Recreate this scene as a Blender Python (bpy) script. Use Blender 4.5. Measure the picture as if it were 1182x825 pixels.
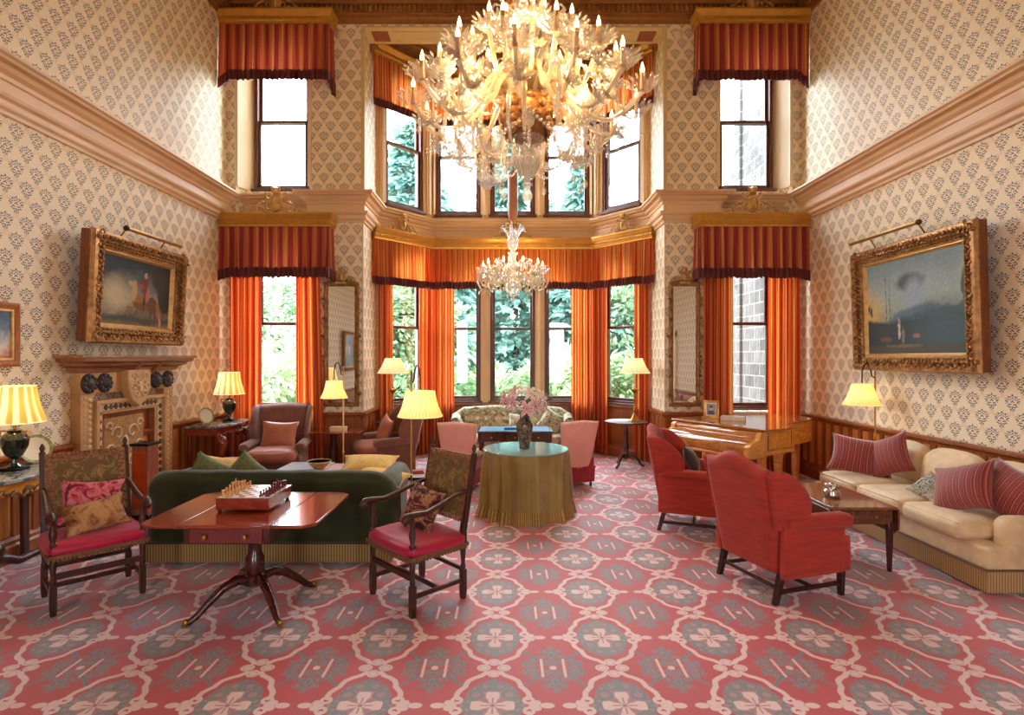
import bpy, math, random
from math import sin, cos, pi, sqrt, atan2, radians
from mathutils import Matrix, Vector, noise as mnoise

for _o in list(bpy.data.objects):
    bpy.data.objects.remove(_o)
SC = bpy.context.scene
COL = SC.collection
R = random.Random(7)
# ------------------------------------------------------------------ camera, world, exposure
cam = bpy.data.cameras.new('camera')
cam.sensor_width = 36.0
cam.lens = 630.0 / 1182.0 * 36.0
cam.shift_x = 6.5 / 1182.0
cam.clip_start = 0.05
cam_o = bpy.data.objects.new('camera', cam)
cam_o.location = (0, 0, 1.8)
cam_o.rotation_euler = (pi / 2, 0, 0)
COL.objects.link(cam_o)
SC.camera = cam_o
SC.view_settings.view_transform = 'Standard'
SC.view_settings.look = 'None'
SC.view_settings.gamma = 1.0
SC.view_settings.use_curve_mapping = False
SC.view_settings.exposure = 0.22
SKY = 24.0          # daylight strength
LAMP = 1.0         # electric light multiplier
W = bpy.data.worlds.new('overcast_sky')
SC.world = W
W.use_nodes = True
wn, wl = W.node_tree.nodes, W.node_tree.links
bg = wn['Background']
wtc = wn.new('ShaderNodeTexCoord')
wsep = wn.new('ShaderNodeSeparateXYZ')
wl.new(wtc.outputs['Generated'], wsep.inputs[0])
wr = wn.new('ShaderNodeValToRGB')
wr.color_ramp.elements[0].position = 0.0
wr.color_ramp.elements[0].color = (0.88, 0.94, 1.0, 1)
wr.color_ramp.elements[1].position = 0.9
wr.color_ramp.elements[1].color = (0.76, 0.88, 1.0, 1)
wl.new(wsep.outputs['Z'], wr.inputs[0])
wl.new(wr.outputs[0], bg.inputs[0])
bg.inputs[1].default_value = SKY
cy = SC.cycles
cy.max_bounces = 9
cy.diffuse_bounces = 5
cy.glossy_bounces = 4
cy.transmission_bounces = 5
cy.transparent_max_bounces = 24
cy.caustics_reflective = False
cy.caustics_refractive = False
cy.sample_clamp_indirect = 6.0
cy.use_denoising = True

def portal(x, y, z, nx, ny, w, h):
    l = bpy.data.lights.new('window_portal', 'AREA')
    l.shape = 'RECTANGLE'
    l.size, l.size_y = w, h
    l.cycles.is_portal = True
    o = bpy.data.objects.new('window_portal', l)
    o.location = (x, y, z)
    o.rotation_euler = Vector((nx, ny, 0)).to_track_quat('-Z', 'Z').to_euler()
    COL.objects.link(o)

def point(name, loc, watts, col=(1, .72, .38), r=.03, parent=None):
    l = bpy.data.lights.new(name, 'POINT')
    l.energy = watts * LAMP
    l.color = col
    l.shadow_soft_size = r
    o = bpy.data.objects.new(name, l)
    o.location = loc
    o.parent = parent
    COL.objects.link(o)
    return o

# ------------------------------------------------------------------ node helpers
def lin(c):
    c = c / 255.0
    return c / 12.92 if c <= .04045 else ((c + .055) / 1.055) ** 2.4

def C(r, g, b):
    return (lin(r), lin(g), lin(b), 1.0)

class E:
    """A socket with arithmetic: builds math nodes."""
    def __init__(s, t, k): s.t, s.k = t, k
    def m(s, op, *a, clamp=False):
        n = s.t.nodes.new('ShaderNodeMath')
        n.operation = op
        n.use_clamp = clamp
        for i, x in enumerate((s,) + a):
            if isinstance(x, E): s.t.links.new(x.k, n.inputs[i])
            else: n.inputs[i].default_value = x
        return E(s.t, n.outputs[0])
    def __add__(s, o): return s.m('ADD', o)
    __radd__ = __add__
    def __sub__(s, o): return s.m('SUBTRACT', o)
    def __rsub__(s, o): return (s * -1.0) + o
    def __mul__(s, o): return s.m('MULTIPLY', o)
    __rmul__ = __mul__
    def __truediv__(s, o): return s.m('DIVIDE', o)
    def lt(s, o): return s.m('LESS_THAN', o)
    def gt(s, o): return s.m('GREATER_THAN', o)
    def mn(s, o): return s.m('MINIMUM', o)
    def mx(s, o): return s.m('MAXIMUM', o)
    def ab(s): return s.m('ABSOLUTE')
    def fr(s): return s.m('FRACT')
    def fl(s): return s.m('FLOOR')
    def sn(s): return s.m('SINE')
    def cs(s): return s.m('COSINE')
    def step(s, w): return s.m('DIVIDE', -w).m('ADD', .5, clamp=True)     # 1 where s < 0, soft edge w

class NT:
    def __init__(s, name):
        s.mat = bpy.data.materials.new(name)
        s.mat.use_nodes = True
        s.t = s.mat.node_tree
        s.n, s.l = s.t.nodes, s.t.links
        s.b = s.n['Principled BSDF']
        s.out = s.n['Material Output']
    def new(s, t): return s.n.new('ShaderNode' + t)
    def tc(s, what='Object'):
        return E(s.t, s.new('TexCoord').outputs[what])
    def pos(s):
        return E(s.t, s.new('NewGeometry').outputs['Position'])
    def xyz(s, v):
        q = s.new('SeparateXYZ')
        s.l.new(v.k, q.inputs[0])
        return [E(s.t, q.outputs[i]) for i in range(3)]
    def vec(s, x, y, z=0.0):
        q = s.new('CombineXYZ')
        for i, a in enumerate((x, y, z)):
            if isinstance(a, E): s.l.new(a.k, q.inputs[i])
            else: q.inputs[i].default_value = a
        return E(s.t, q.outputs[0])
    def vm(s, op, a, b=None, sc=None):
        q = s.new('VectorMath')
        q.operation = op
        for i, x in enumerate((a, b)):
            if x is None: continue
            if isinstance(x, E): s.l.new(x.k, q.inputs[i])
            else: q.inputs[i].default_value = x
        if sc is not None:
            if isinstance(sc, E): s.l.new(sc.k, q.inputs['Scale'])
            else: q.inputs['Scale'].default_value = sc
        return E(s.t, q.outputs['Value' if op in ('DISTANCE', 'LENGTH', 'DOT_PRODUCT') else 'Vector'])
    def dist(s, p, x, y): return s.vm('DISTANCE', p, (x, y, 0))
    def ell(s, p, x, y, a, b):
        return s.vm('LENGTH', s.vm('MULTIPLY', s.vm('SUBTRACT', p, (x, y, 0)), (1 / a, 1 / b, 0))) - 1.0
    def seg(s, p, a, b):
        ba = (b[0] - a[0], b[1] - a[1], 0)
        pa = s.vm('SUBTRACT', p, (a[0], a[1], 0))
        h = s.vm('DOT_PRODUCT', pa, ba).m('MULTIPLY', 1.0 / (ba[0] ** 2 + ba[1] ** 2), clamp=True)
        return s.vm('DISTANCE', pa, s.vm('SCALE', ba, sc=h))
    def noise(s, scale, detail=3, v=None, rough=.5, dist=0):
        q = s.new('TexNoise')
        q.inputs['Scale'].default_value = scale
        q.inputs['Detail'].default_value = detail
        q.inputs['Roughness'].default_value = rough
        q.inputs['Distortion'].default_value = dist
        if v is None: v = s.tc()
        s.l.new(v.k, q.inputs['Vector'])
        return E(s.t, q.outputs['Fac'])
    def voronoi(s, scale, v=None, out='Distance'):
        q = s.new('TexVoronoi')
        q.inputs['Scale'].default_value = scale
        if v is None: v = s.tc()
        s.l.new(v.k, q.inputs['Vector'])
        return E(s.t, q.outputs[out])
    def mix(s, f, a, b, mode='MIX'):
        q = s.new('Mix')
        q.data_type = 'RGBA'
        q.blend_type = mode
        for i, x in ((0, f), (6, a), (7, b)):
            if isinstance(x, E): s.l.new(x.k, q.inputs[i])
            else: q.inputs[i].default_value = x
        return E(s.t, q.outputs[2])
    def ramp(s, f, stops, interp='LINEAR'):
        q = s.new('ValToRGB')
        q.color_ramp.interpolation = interp
        e = q.color_ramp.elements
        while len(e) < len(stops): e.new(.5)
        for i, (p, c) in enumerate(stops):
            e[i].position, e[i].color = p, c
        s.l.new(f.k, q.inputs[0])
        return E(s.t, q.outputs[0])
    def set(s, inp, v):
        if isinstance(v, E): s.l.new(v.k, s.b.inputs[inp])
        else: s.b.inputs[inp].default_value = v
        return s
    def bump(s, h, strength=.3, d=.01):
        q = s.new('Bump')
        q.inputs['Strength'].default_value = strength
        q.inputs['Distance'].default_value = d
        s.l.new(h.k, q.inputs['Height'])
        s.l.new(q.outputs[0], s.b.inputs['Normal'])
        return s

def simple(name, col, rough=.5, metal=0., var=.12, scale=8., bump=0., bscale=60., stretch=None, sheen=0., spec=None, coat=0.):
    m = NT(name)
    v = m.tc()
    if stretch: v = m.vm('MULTIPLY', v, stretch)
    n = m.noise(scale, 4, v)
    d = tuple(x * (1 - var) for x in col[:3]) + (1,)
    u = tuple(min(1, x * (1 + var)) for x in col[:3]) + (1,)
    m.set('Base Color', m.ramp(n, [(.3, d), (.7, u)]))
    m.set('Roughness', rough).set('Metallic', metal)
    if sheen: m.set('Sheen Weight', sheen)
    if coat: m.set('Coat Weight', coat)
    if spec is not None: m.set('Specular IOR Level', spec)
    if bump: m.bump(m.noise(bscale, 3, v), bump)
    return m.mat

def wood(name, c1, c2, rough=.3, stretch=(14, 14, 1.2), coat=0.):
    m = NT(name)
    v = m.vm('MULTIPLY', m.tc(), stretch)
    n = m.noise(2.2, 6, v, .6, 1.2)
    m.set('Base Color', m.ramp(n, [(.3, c1), (.72, c2)])).set('Roughness', rough)
    if coat: m.set('Coat Weight', coat).set('Coat Roughness', .08)
    m.bump(n, .08)
    return m.mat

def mixed(name, col, transp=.5, transl=.3, gloss=.2, rough=.05):
    """see-through crystal or gauze: transparent + translucent + glossy"""
    m = NT(name)
    m.n.remove(m.b)
    t, tr, df, g = m.new('BsdfTransparent'), m.new('BsdfTranslucent'), m.new('BsdfDiffuse'), m.new('BsdfGlossy')
    tr.inputs[0].default_value = col
    df.inputs[0].default_value = col
    g.inputs['Roughness'].default_value = rough
    a, b, c = m.new('MixShader'), m.new('MixShader'), m.new('MixShader')
    a.inputs[0].default_value = .5
    m.l.new(tr.outputs[0], a.inputs[1]); m.l.new(df.outputs[0], a.inputs[2])
    b.inputs[0].default_value = gloss / max(1e-3, gloss + transl)
    m.l.new(a.outputs[0], b.inputs[1]); m.l.new(g.outputs[0], b.inputs[2])
    c.inputs[0].default_value = 1 - transp
    m.l.new(t.outputs[0], c.inputs[1]); m.l.new(b.outputs[0], c.inputs[2])
    m.l.new(c.outputs[0], m.out.inputs[0])
    return m.mat

# ------------------------------------------------------------------ mesh builder
class MB:
    def __init__(s):
        s.V, s.F, s.U = [], [], []
        s.T = Matrix()
        s.has_uv = False
    def at(s, x=0, y=0, z=0, rx=0, ry=0, rz=0):
        s.T = Matrix.Translation((x, y, z)) @ Matrix.Rotation(rz, 4, 'Z') @ Matrix.Rotation(ry, 4, 'Y') @ Matrix.Rotation(rx, 4, 'X')
        return s
    def add(s, vs, fs, uvs=None):
        b = len(s.V)
        for v in vs: s.V.append(tuple(s.T @ Vector(v)))
        for f in fs: s.F.append(tuple(b + i for i in f))
        s.U.extend(uvs if uvs else [(0, 0)] * len(vs))
        if uvs: s.has_uv = True
        return s
    def box(s, x0, x1, y0, y1, z0, z1):
        return s.add([(x0, y0, z0), (x1, y0, z0), (x1, y1, z0), (x0, y1, z0), (x0, y0, z1), (x1, y0, z1), (x1, y1, z1), (x0, y1, z1)],
                     [(0, 3, 2, 1), (4, 5, 6, 7), (0, 1, 5, 4), (1, 2, 6, 5), (2, 3, 7, 6), (3, 0, 4, 7)])
    def taper(s, x, y, z0, z1, a0, b0, a1, b1, dx=0, dy=0):
        """four-sided tapered post; half sizes a,b; the top shifts by dx,dy"""
        v = [(x + i * a0, y + j * b0, z0) for i, j in ((-1, -1), (1, -1), (1, 1), (-1, 1))] + \
            [(x + dx + i * a1, y + dy + j * b1, z1) for i, j in ((-1, -1), (1, -1), (1, 1), (-1, 1))]
        return s.add(v, [(0, 3, 2, 1), (4, 5, 6, 7), (0, 1, 5, 4), (1, 2, 6, 5), (2, 3, 7, 6), (3, 0, 4, 7)])
    def prism(s, pts, z0, z1, axis='z'):
        n = len(pts)
        a = sum(pts[i][0] * pts[(i + 1) % n][1] - pts[(i + 1) % n][0] * pts[i][1] for i in range(n))
        if a < 0: pts = pts[::-1]
        f = {'z': lambda p, h: (p[0], p[1], h), 'y': lambda p, h: (p[0], h, p[1]), 'x': lambda p, h: (h, p[0], p[1])}[axis]
        if axis == 'y': z0, z1 = z1, z0
        v = [f(p, z0) for p in pts] + [f(p, z1) for p in pts]
        F = [tuple(range(n - 1, -1, -1)), tuple(range(n, 2 * n))]
        F += [(i, (i + 1) % n, n + (i + 1) % n, n + i) for i in range(n)]
        return s.add(v, F)
    def lathe(s, prof, seg=20, x=0, y=0, z=0, cap=True):
        n = len(prof)
        v = [(x + r * cos(2 * pi * k / seg), y + r * sin(2 * pi * k / seg), z + h) for r, h in prof for k in range(seg)]
        f = [(i * seg + k, i * seg + (k + 1) % seg, (i + 1) * seg + (k + 1) % seg, (i + 1) * seg + k) for i in range(n - 1) for k in range(seg)]
        if cap:
            if prof[0][0] > 1e-5: f.append(tuple(range(seg - 1, -1, -1)))
            if prof[-1][0] > 1e-5: f.append(tuple(range((n - 1) * seg, n * seg)))
        u = [(k / seg, i / max(1, n - 1)) for i in range(n) for k in range(seg)]
        return s.add(v, f, u)
    def tube(s, pts, r, seg=8, sy=1.0, cap=True):
        P = [Vector(p) for p in pts]
        n = len(P)
        rr = r if isinstance(r, (list, tuple)) else [r] * n
        t0 = (P[1] - P[0]).normalized()
        up = Vector((0, 0, 1)) if abs(t0.z) < .9 else Vector((1, 0, 0))
        a = t0.cross(up).normalized()
        v = []
        for i in range(n):
            t = (P[min(i + 1, n - 1)] - P[max(i - 1, 0)]).normalized()
            a = (a - t * a.dot(t)).normalized()
            b = t.cross(a)
            for k in range(seg):
                th = 2 * pi * k / seg
                v.append(P[i] + a * (cos(th) * rr[i]) + b * (sin(th) * rr[i] * sy))
        f = [(i * seg + k, i * seg + (k + 1) % seg, (i + 1) * seg + (k + 1) % seg, (i + 1) * seg + k) for i in range(n - 1) for k in range(seg)]
        if cap: f += [tuple(range(seg - 1, -1, -1)), tuple(range((n - 1) * seg, n * seg))]
        return s.add(v, f)
    def ball(s, x, y, z, a, b=None, c=None, seg=12, rings=8):
        b = a if b is None else b
        c = a if c is None else c
        v = [(x, y, z - c)]
        for i in range(1, rings):
            th = pi * i / rings
            v += [(x + a * sin(th) * cos(2 * pi * k / seg), y + b * sin(th) * sin(2 * pi * k / seg), z - c * cos(th)) for k in range(seg)]
        v.append((x, y, z + c))
        f = [(0, 1 + (k + 1) % seg, 1 + k) for k in range(seg)]
        for i in range(rings - 2):
            o = 1 + i * seg
            f += [(o + k, o + (k + 1) % seg, o + seg + (k + 1) % seg, o + seg + k) for k in range(seg)]
        o = 1 + (rings - 2) * seg
        f += [(o + k, o + (k + 1) % seg, len(v) - 1) for k in range(seg)]
        return s.add(v, f)
    def grid(s, fn, nu, nv, cu=False, cv=False):
        """surface fn(u,v), u,v in 0..1; cu / cv close it"""
        mu, mv = (nu if cu else nu + 1), (nv if cv else nv + 1)
        v = [fn(i / nu, j / nv) for j in range(mv) for i in range(mu)]
        u = [(i / nu, j / nv) for j in range(mv) for i in range(mu)]
        f = []
        for j in range(nv):
            for i in range(nu):
                a, b = j * mu + i, j * mu + (i + 1) % mu
                c, d = ((j + 1) % mv) * mu + (i + 1) % mu, ((j + 1) % mv) * mu + i
                f.append((a, b, c, d))
        return s.add(v, f, u)
    def cushion(s, x, y, z, w, d, h, p=2.6, q=.55, seg=10, pinch=0.):
        """a soft box of full sizes w,d,h centred at x,y,z; pinch>0 draws its corners out to points"""
        def sg(a, e): return math.copysign(abs(a) ** e, a)
        def half(sgn):
            def fn(u, v):
                a, b = 2 * u - 1, 2 * v - 1
                t = max(0., (1 - abs(a) ** p)) ** q * max(0., (1 - abs(b) ** p)) ** q
                k = 1 - pinch * (1 - max(abs(a), abs(b)) ** 0 * (abs(a) * abs(b)))
                kx, ky = 1 - pinch * (1 - abs(b) ** 2), 1 - pinch * (1 - abs(a) ** 2)
                return (x + a * w / 2 * kx, y + b * d / 2 * ky, z + sgn * h / 2 * t)
            return fn
        s.grid(half(1), seg, seg)
        s.grid(lambda u, v: half(-1)(1 - u, v), seg, seg)
        return s
    def rbox(s, x0, x1, y0, y1, z0, z1, r=.05, seg=6, bulge=0.):
        """rounded upholstered box"""
        cx, cyy, cz = (x0 + x1) / 2, (y0 + y1) / 2, (z0 + z1) / 2
        hx, hy, hz = (x1 - x0) / 2, (y1 - y0) / 2, (z1 - z0) / 2
        r = min(r, hx, hy, hz)
        n = 2 * seg + 1
        def prm(i): # positions on an edge: rounded ends, straight middle
            return i
        def face(ax, sg):
            def fn(u, v):
                def co(t, h):
                    k = t * 2 - 1
                    # denser near ends
                    return math.copysign(abs(k) ** .6, k) * h
                o = [0, 0, 0]
                i, j = [q for q in (0, 1, 2) if q != ax]
                H = (hx, hy, hz)
                o[i], o[j], o[ax] = co(u, H[i]), co(v, H[j]), sg * H[ax]
                c = [max(-(H[q] - r), min(H[q] - r, o[q])) for q in range(3)]
                dlt = Vector([o[q] - c[q] for q in range(3)])
                if dlt.length > 1e-6: dlt = dlt.normalized() * r
                bl = bulge * (1 - (o[i] / H[i]) ** 2) * (1 - (o[j] / H[j]) ** 2) * sg
                w = [c[q] + dlt[q] for q in range(3)]
                w[ax] += bl
                return (cx + w[0], cyy + w[1], cz + w[2])
            return fn
        for ax in range(3):
            for sg in (-1, 1):
                g = face(ax, sg)
                flip = (sg > 0) == (ax == 1)
                s.grid((lambda u, v, g=g: g(1 - u, v)) if flip else g, n, n)
        return s
    def sweep(s, prof, path, inside=1, closed=False):
        """profile (out,z) swept with mitres along a plan path; inside=+1 offsets to the right of travel"""
        n = len(path)
        P = [Vector((p[0], p[1])) for p in path]
        rows = []
        for i in range(n):
            ds = []
            if i > 0 or closed: ds.append((P[i] - P[i - 1]).normalized())
            if i < n - 1 or closed: ds.append((P[(i + 1) % n] - P[i]).normalized())
            ns = [Vector((d.y, -d.x)) * inside for d in ds]
            if len(ns) == 2:
                mdl = (ns[0] + ns[1])
                mdl = mdl / max(.25, mdl.dot(ns[0])) if mdl.length > 1e-4 else ns[0]
            else: mdl = ns[0]
            rows.append([(P[i].x + mdl.x * o, P[i].y + mdl.y * o, z) for o, z in prof])
        m = len(prof)
        v = [q for r in rows for q in r]
        f = []
        for i in range(n if closed else n - 1):
            j = (i + 1) % n
            for k in range(m - 1):
                q = (i * m + k, j * m + k, j * m + k + 1, i * m + k + 1)
                f.append(q if inside < 0 else q[::-1])
        if not closed:
            f += [tuple(range(m)), tuple(range((n - 1) * m, n * m))[::-1]]
        return s.add(v, f)
    def build(s, name, mat, parent=None, bevel=0., seg=2, smooth=35, sub=0, kind=None, weld=False, solid=0.):
        me = bpy.data.meshes.new(name)
        me.from_pydata(s.V, [], s.F)
        if s.has_uv:
            ul = me.uv_layers.new(name='UVMap')
            idx = [0] * len(me.loops)
            me.loops.foreach_get('vertex_index', idx)
            fl = []
            for i in idx: fl.extend(s.U[i])
            ul.data.foreach_set('uv', fl)
        if smooth:
            me.shade_smooth()
            if smooth < 180: me.set_sharp_from_angle(angle=radians(smooth))
        me.materials.append(mat)
        o = bpy.data.objects.new(name, me)
        COL.objects.link(o)
        if parent is not None: o.parent = parent
        if weld:
            w = o.modifiers.new('weld', 'WELD'); w.merge_threshold = .0008
        if solid:
            w = o.modifiers.new('solid', 'SOLIDIFY'); w.thickness = solid; w.offset = 0
        if bevel:
            w = o.modifiers.new('bevel', 'BEVEL'); w.width = bevel; w.segments = seg; w.limit_method = 'ANGLE'; w.angle_limit = radians(35)
        if sub:
            w = o.modifiers.new('sub', 'SUBSURF'); w.levels = sub; w.render_levels = sub
        if kind: o['kind'] = kind
        return o

def tag(o, label, cat, group=None):
    o['label'], o['category'] = label, cat
    if group: o['group'] = group
    return o

def thing(name, label, cat, loc=(0, 0, 0), rz=0., group=None):
    o = bpy.data.objects.new(name, None)
    o.empty_display_size = .1
    COL.objects.link(o)
    o.location = loc
    o.rotation_euler = (0, 0, rz)
    return tag(o, label, cat, group)

def copy_tree(o, parent=None, skip=()):
    c = o.copy()
    COL.objects.link(c)
    if parent is not None: c.parent = parent
    for ch in list(o.children):
        copy_tree(ch, c)
    return c

def face(dx, dy):
    """rotation that turns a thing's front (local -Y) to the direction dx,dy"""
    return atan2(dx, -dy)
# ------------------------------------------------------------------ materials of the room
def mat_wallpaper():
    m = NT('wallpaper')
    x, y, z = m.xyz(m.pos())
    nx, ny, nz = m.xyz(E(m.t, m.new('NewGeometry').outputs['True Normal']))
    isx = nx.ab().gt(.6)
    s = y * isx + x * (1.0 - isx)
    u, v = s / .213, z / .1625
    row = v.fl()
    odd = (row * .5).fr() * 2.0
    fx = ((u + odd * .5).fr() - .5)
    fy = (v.fr() - .5) * .1625
    p = m.vec(fx.ab() * (.213 / 1.45), fy / 1.22)
    def blobs(L, w=.004):
        d = None
        for c in L:
            q = (m.dist(p, c[0], c[1]) - c[2]) if len(c) == 3 else m.ell(p, *c) * min(c[2], c[3])
            d = q if d is None else d.mn(q)
        return d.step(w)
    dark = blobs([(0.0, 0.058, 0.00528, 0.0088), (0.012, 0.047, 0.00484), (0.025, 0.043, 0.00528, 0.00792), (0.037, 0.03, 0.00484), (0.044, 0.014, 0.00792, 0.00484), (0.034, 0.006, 0.00528), (0.027, 0.022, 0.00484),
                  (0.022, -0.01, 0.00616), (0.0, 0.036, 0.00528), (0.013, 0.028, 0.00484), (0.048, 0.034, 0.00308), (0.036, 0.05, 0.00308), (0.044, -0.004, 0.00352), (0.01, -0.012, 0.00484)], .003)
    green = blobs([(0.0, -0.036, 0.00396, 0.01408), (0.016, -0.031, 0.0088, 0.00484), (0.031, -0.024, 0.00704, 0.0044), (0.011, -0.051, 0.00528, 0.00616), (0.0, -0.062, 0.00352)], .003)
    red = blobs([(0.0, 0.014, 0.00704), (0.01, 0.006, 0.00484)], .003)
    # ogee lattice of small pale pink sprigs
    cu = (u * 2 * pi).cs() + (v * pi).cs() * 1.0
    lat = ((cu.ab() - .26) * .5).step(.10)
    spr = ((u * 2 * pi * 6).sn() * (v * pi * 5).sn() * .5 + .65)
    lat = lat * spr.m('ADD', 0., clamp=True)
    n = m.noise(40, 2, m.pos())
    base = m.ramp(n, [(.3, C(240, 224, 194)), (.7, C(245, 231, 204))])
    c = m.mix(lat * .5, base, C(222, 184, 148))
    c = m.mix(dark * .93, c, C(30, 40, 62))
    c = m.mix(green * .9, c, C(28, 68, 58))
    c = m.mix(red * .9, c, C(118, 34, 46))
    m.set('Base Color', c).set('Roughness', .62).set('Specular IOR Level', .3)
    return m.mat

def mat_carpet():
    m = NT('carpet')
    x, y, z = m.xyz(m.pos())
    P = .6858
    nz = m.noise(9, 2, m.pos())
    u, v = (x + .072) / P, (y - 2.824) / P
    fu = (u - (u + .5).fl()).ab()
    fv = (v - (v + .5).fl()).ab()
    p = m.vec(fu, fv)
    q = m.vec(.5 - fu, .5 - fv)
    def u_(*d):
        r = d[0]
        for k in d[1:]: r = r.mn(k)
        return r
    line = [(.06, .43), (.10, .385), (.155, .355), (.20, .315), (.215, .275), (.222, .235), (.25, .20), (.275, .16), (.282, .115), (.27, .085)]
    rib = None
    for a, b in zip(line, line[1:]):
        d = m.seg(p, a, b)
        rib = d if rib is None else rib.mn(d)
    white = u_(rib - .022,
               (m.dist(p, .275, .062) - .034).ab() - .015,
               m.dist(p, .335, .030) - .034, m.ell(p, .415, 0, .055, .034) * .035, m.ell(p, .30, .0, .03, .02) * .02,
               m.dist(p, .115, 0) - .054, m.dist(p, 0, .115) - .054, m.ell(p, .075, 0, .06, .035) * .04, m.ell(p, 0, .075, .035, .06) * .04, m.dist(p, .145, .03) - .022, m.dist(p, .03, .145) - .022)
    ros = u_(m.ell(p, .085, .5, .058, .05) * .05, m.ell(p, 0, .415, .055, .052) * .05)
    hole = u_(m.dist(p, 0, 0) - .016, m.seg(p, (.045, .045), (.09, .09)) - .004, m.seg(p, (.03, 0), (.09, 0)) - .007, m.seg(p, (0, .03), (0, .09)) - .007)
    rlines = (ros + .018).ab() - .0055
    bars = u_(m.seg(q, (.094, -.001), (.094, .125)) - .0125, m.dist(q, 0, 0) - .03)
    # scrolling teal line work inside each medallion
    fld = m.ell(p, 0, 0, .235, .335).mn(m.ell(p, .12, .0, .14, .10)) * .2
    scr = u_((m.dist(p, .13, .13) - .05).ab(), (m.dist(p, .06, .24) - .045).ab(), (m.dist(p, .19, .05) - .035).ab(), (m.dist(p, .0, .30) - .03).ab(), (m.dist(p, .15, .22) - .035).ab(), m.seg(p, (.0, .19), (.0, .29))) - .013 + (nz - .5) * .012
    core = u_(scr + .009, (m.dist(p, .13, .13) - .022))
    # leafy cross round the bars
    lf = u_(m.ell(q, 0, .20, .045, .085) * .05, m.ell(q, .060, .255, .045, .035) * .035, m.ell(q, .07, .17, .055, .03) * .03,
            m.ell(q, .185, .035, .075, .035) * .035, m.ell(q, .165, .115, .04, .05) * .04, m.dist(q, .235, .085) - .032, m.dist(q, 0, .315) - .032,
            m.seg(q, (.05, .06), (.25, .25)) - .016, m.ell(q, .04, .07, .04, .05) * .04)
    out = (lf + .012).ab() - .0062
    fine = m.noise(420, 2, m.pos())
    red = m.ramp(fine, [(.25, C(176, 54, 62)), (.75, C(216, 96, 100))])
    tl = m.ramp(fine, [(.25, C(62, 112, 116)), (.75, C(108, 156, 154))])
    gr = m.ramp(fine, [(.25, C(156, 122, 126)), (.75, C(198, 166, 166))])
    wh = m.ramp(fine, [(.25, C(226, 192, 188)), (.75, C(246, 222, 216))])
    c = m.mix((fld + .012).step(.02) * .85, red, gr)
    c = m.mix((scr.mx(fld)).step(.008) * .9, c, tl)
    c = m.mix((core.mx(fld)).step(.005) * .6, c, gr)
    c = m.mix(lf.step(.008) * .6, c, gr)
    c = m.mix(out.step(.005) * .9, c, tl)
    c = m.mix((lf + .030).step(.005) * .9, c, tl)
    c = m.mix(bars.step(.006), c, wh)
    c = m.mix(white.mn(ros).step(.008), c, wh)
    c = m.mix((hole.step(.006) * .75).mx(rlines.step(.006) * .35), c, C(176, 104, 108))
    m.set('Base Color', c).set('Roughness', .55).set('Specular IOR Level', .5).set('Sheen Weight', .6).set('Sheen Roughness', .35)
    m.bump(fine, .25, .004)
    return m.mat

WALLP = mat_wallpaper()
CARPET = mat_carpet()
M_TRIM = simple('painted_moulding', C(224, 190, 152), .45, var=.05, scale=3)
M_MULL = simple('painted_mullion', C(218, 186, 140), .5, var=.05, scale=3)
M_REVEAL = simple('painted_reveal', C(228, 208, 176), .5, var=.03, scale=3)
M_GOLDTRIM = simple('bronzed_cornice', C(150, 100, 52), .42, .25, var=.2, scale=7)
M_CEIL = simple('ceiling_paint', C(214, 190, 150), .7, var=.04, scale=2)
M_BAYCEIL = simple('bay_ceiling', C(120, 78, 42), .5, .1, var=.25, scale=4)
M_WAIN = wood('wainscot_wood', C(104, 50, 20), C(176, 98, 44), .35, (16, 16, .9))
M_SASH = wood('sash_wood', C(72, 38, 26), C(110, 62, 42), .4, (12, 12, 1))
M_STONE = simple('grey_stone', C(150, 148, 146), .9, var=.25, scale=3, bump=.5, bscale=9)

def mat_glass():
    m = NT('window_glass')
    m.n.remove(m.b)
    t, g, x = m.new('BsdfTransparent'), m.new('BsdfGlossy'), m.new('MixShader')
    g.inputs['Roughness'].default_value = .01
    x.inputs[0].default_value = .05
    m.l.new(t.outputs[0], x.inputs[1]); m.l.new(g.outputs[0], x.inputs[2])
    m.l.new(x.outputs[0], m.out.inputs[0])
    return m.mat
M_GLASS = mat_glass()

# ------------------------------------------------------------------ room dimensions
XC, XL, XR = .12, -4.40, 4.64
YB, YF = 8.60, -2.6                     # window wall, wall behind the camera
ZC = 7.85
BX, BY, RX, RY = 2.38, 9.45, 1.53, 10.42  # bay: opening half width, end of straight sides, rear corner
LOW, UPP = (.95, 3.75), (4.50, 6.80)
S = lambda f: [f(-1), f(1)]
def structure(o): o['kind'] = 'structure'; return o

b = MB(); b.box(XL - .4, XR + .4, YF - .3, RY + .4, -.25, 0)
structure(b.build('floor', CARPET, smooth=0))
b = MB(); b.box(XL - .4, XR + .4, YF - .3, YB + .45, ZC, ZC + .25)
structure(b.build('ceiling', M_CEIL, smooth=0))
b = MB(); b.box(XL - .4, XL, YF - .3, YB + .45, 0, ZC)
structure(b.build('wall_left', WALLP, smooth=0))
b = MB(); b.box(XR, XR + .4, YF - .3, YB + .45, 0, ZC)
structure(b.build('wall_right', WALLP, smooth=0))

# rear wall behind the camera; its unseen windows are added for fill daylight
RWX = [(-2.4, -1.6), (1.8, 2.6)]
RWZ = [(.6, 3.4)]     # heights of the added rear windows
b = MB()
edges = [XL] + [e for w in RWX for e in w] + [XR]
for i in range(0, len(edges), 2): b.box(edges[i], edges[i + 1], YF - .3, YF, 0, ZC)
for x0, x1 in RWX:
    for z0, z1 in ((0, RWZ[0][0]), (RWZ[0][1], ZC)): b.box(x0, x1, YF - .3, YF, z0, z1)
structure(b.build('wall_rear', WALLP, smooth=0))

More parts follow.
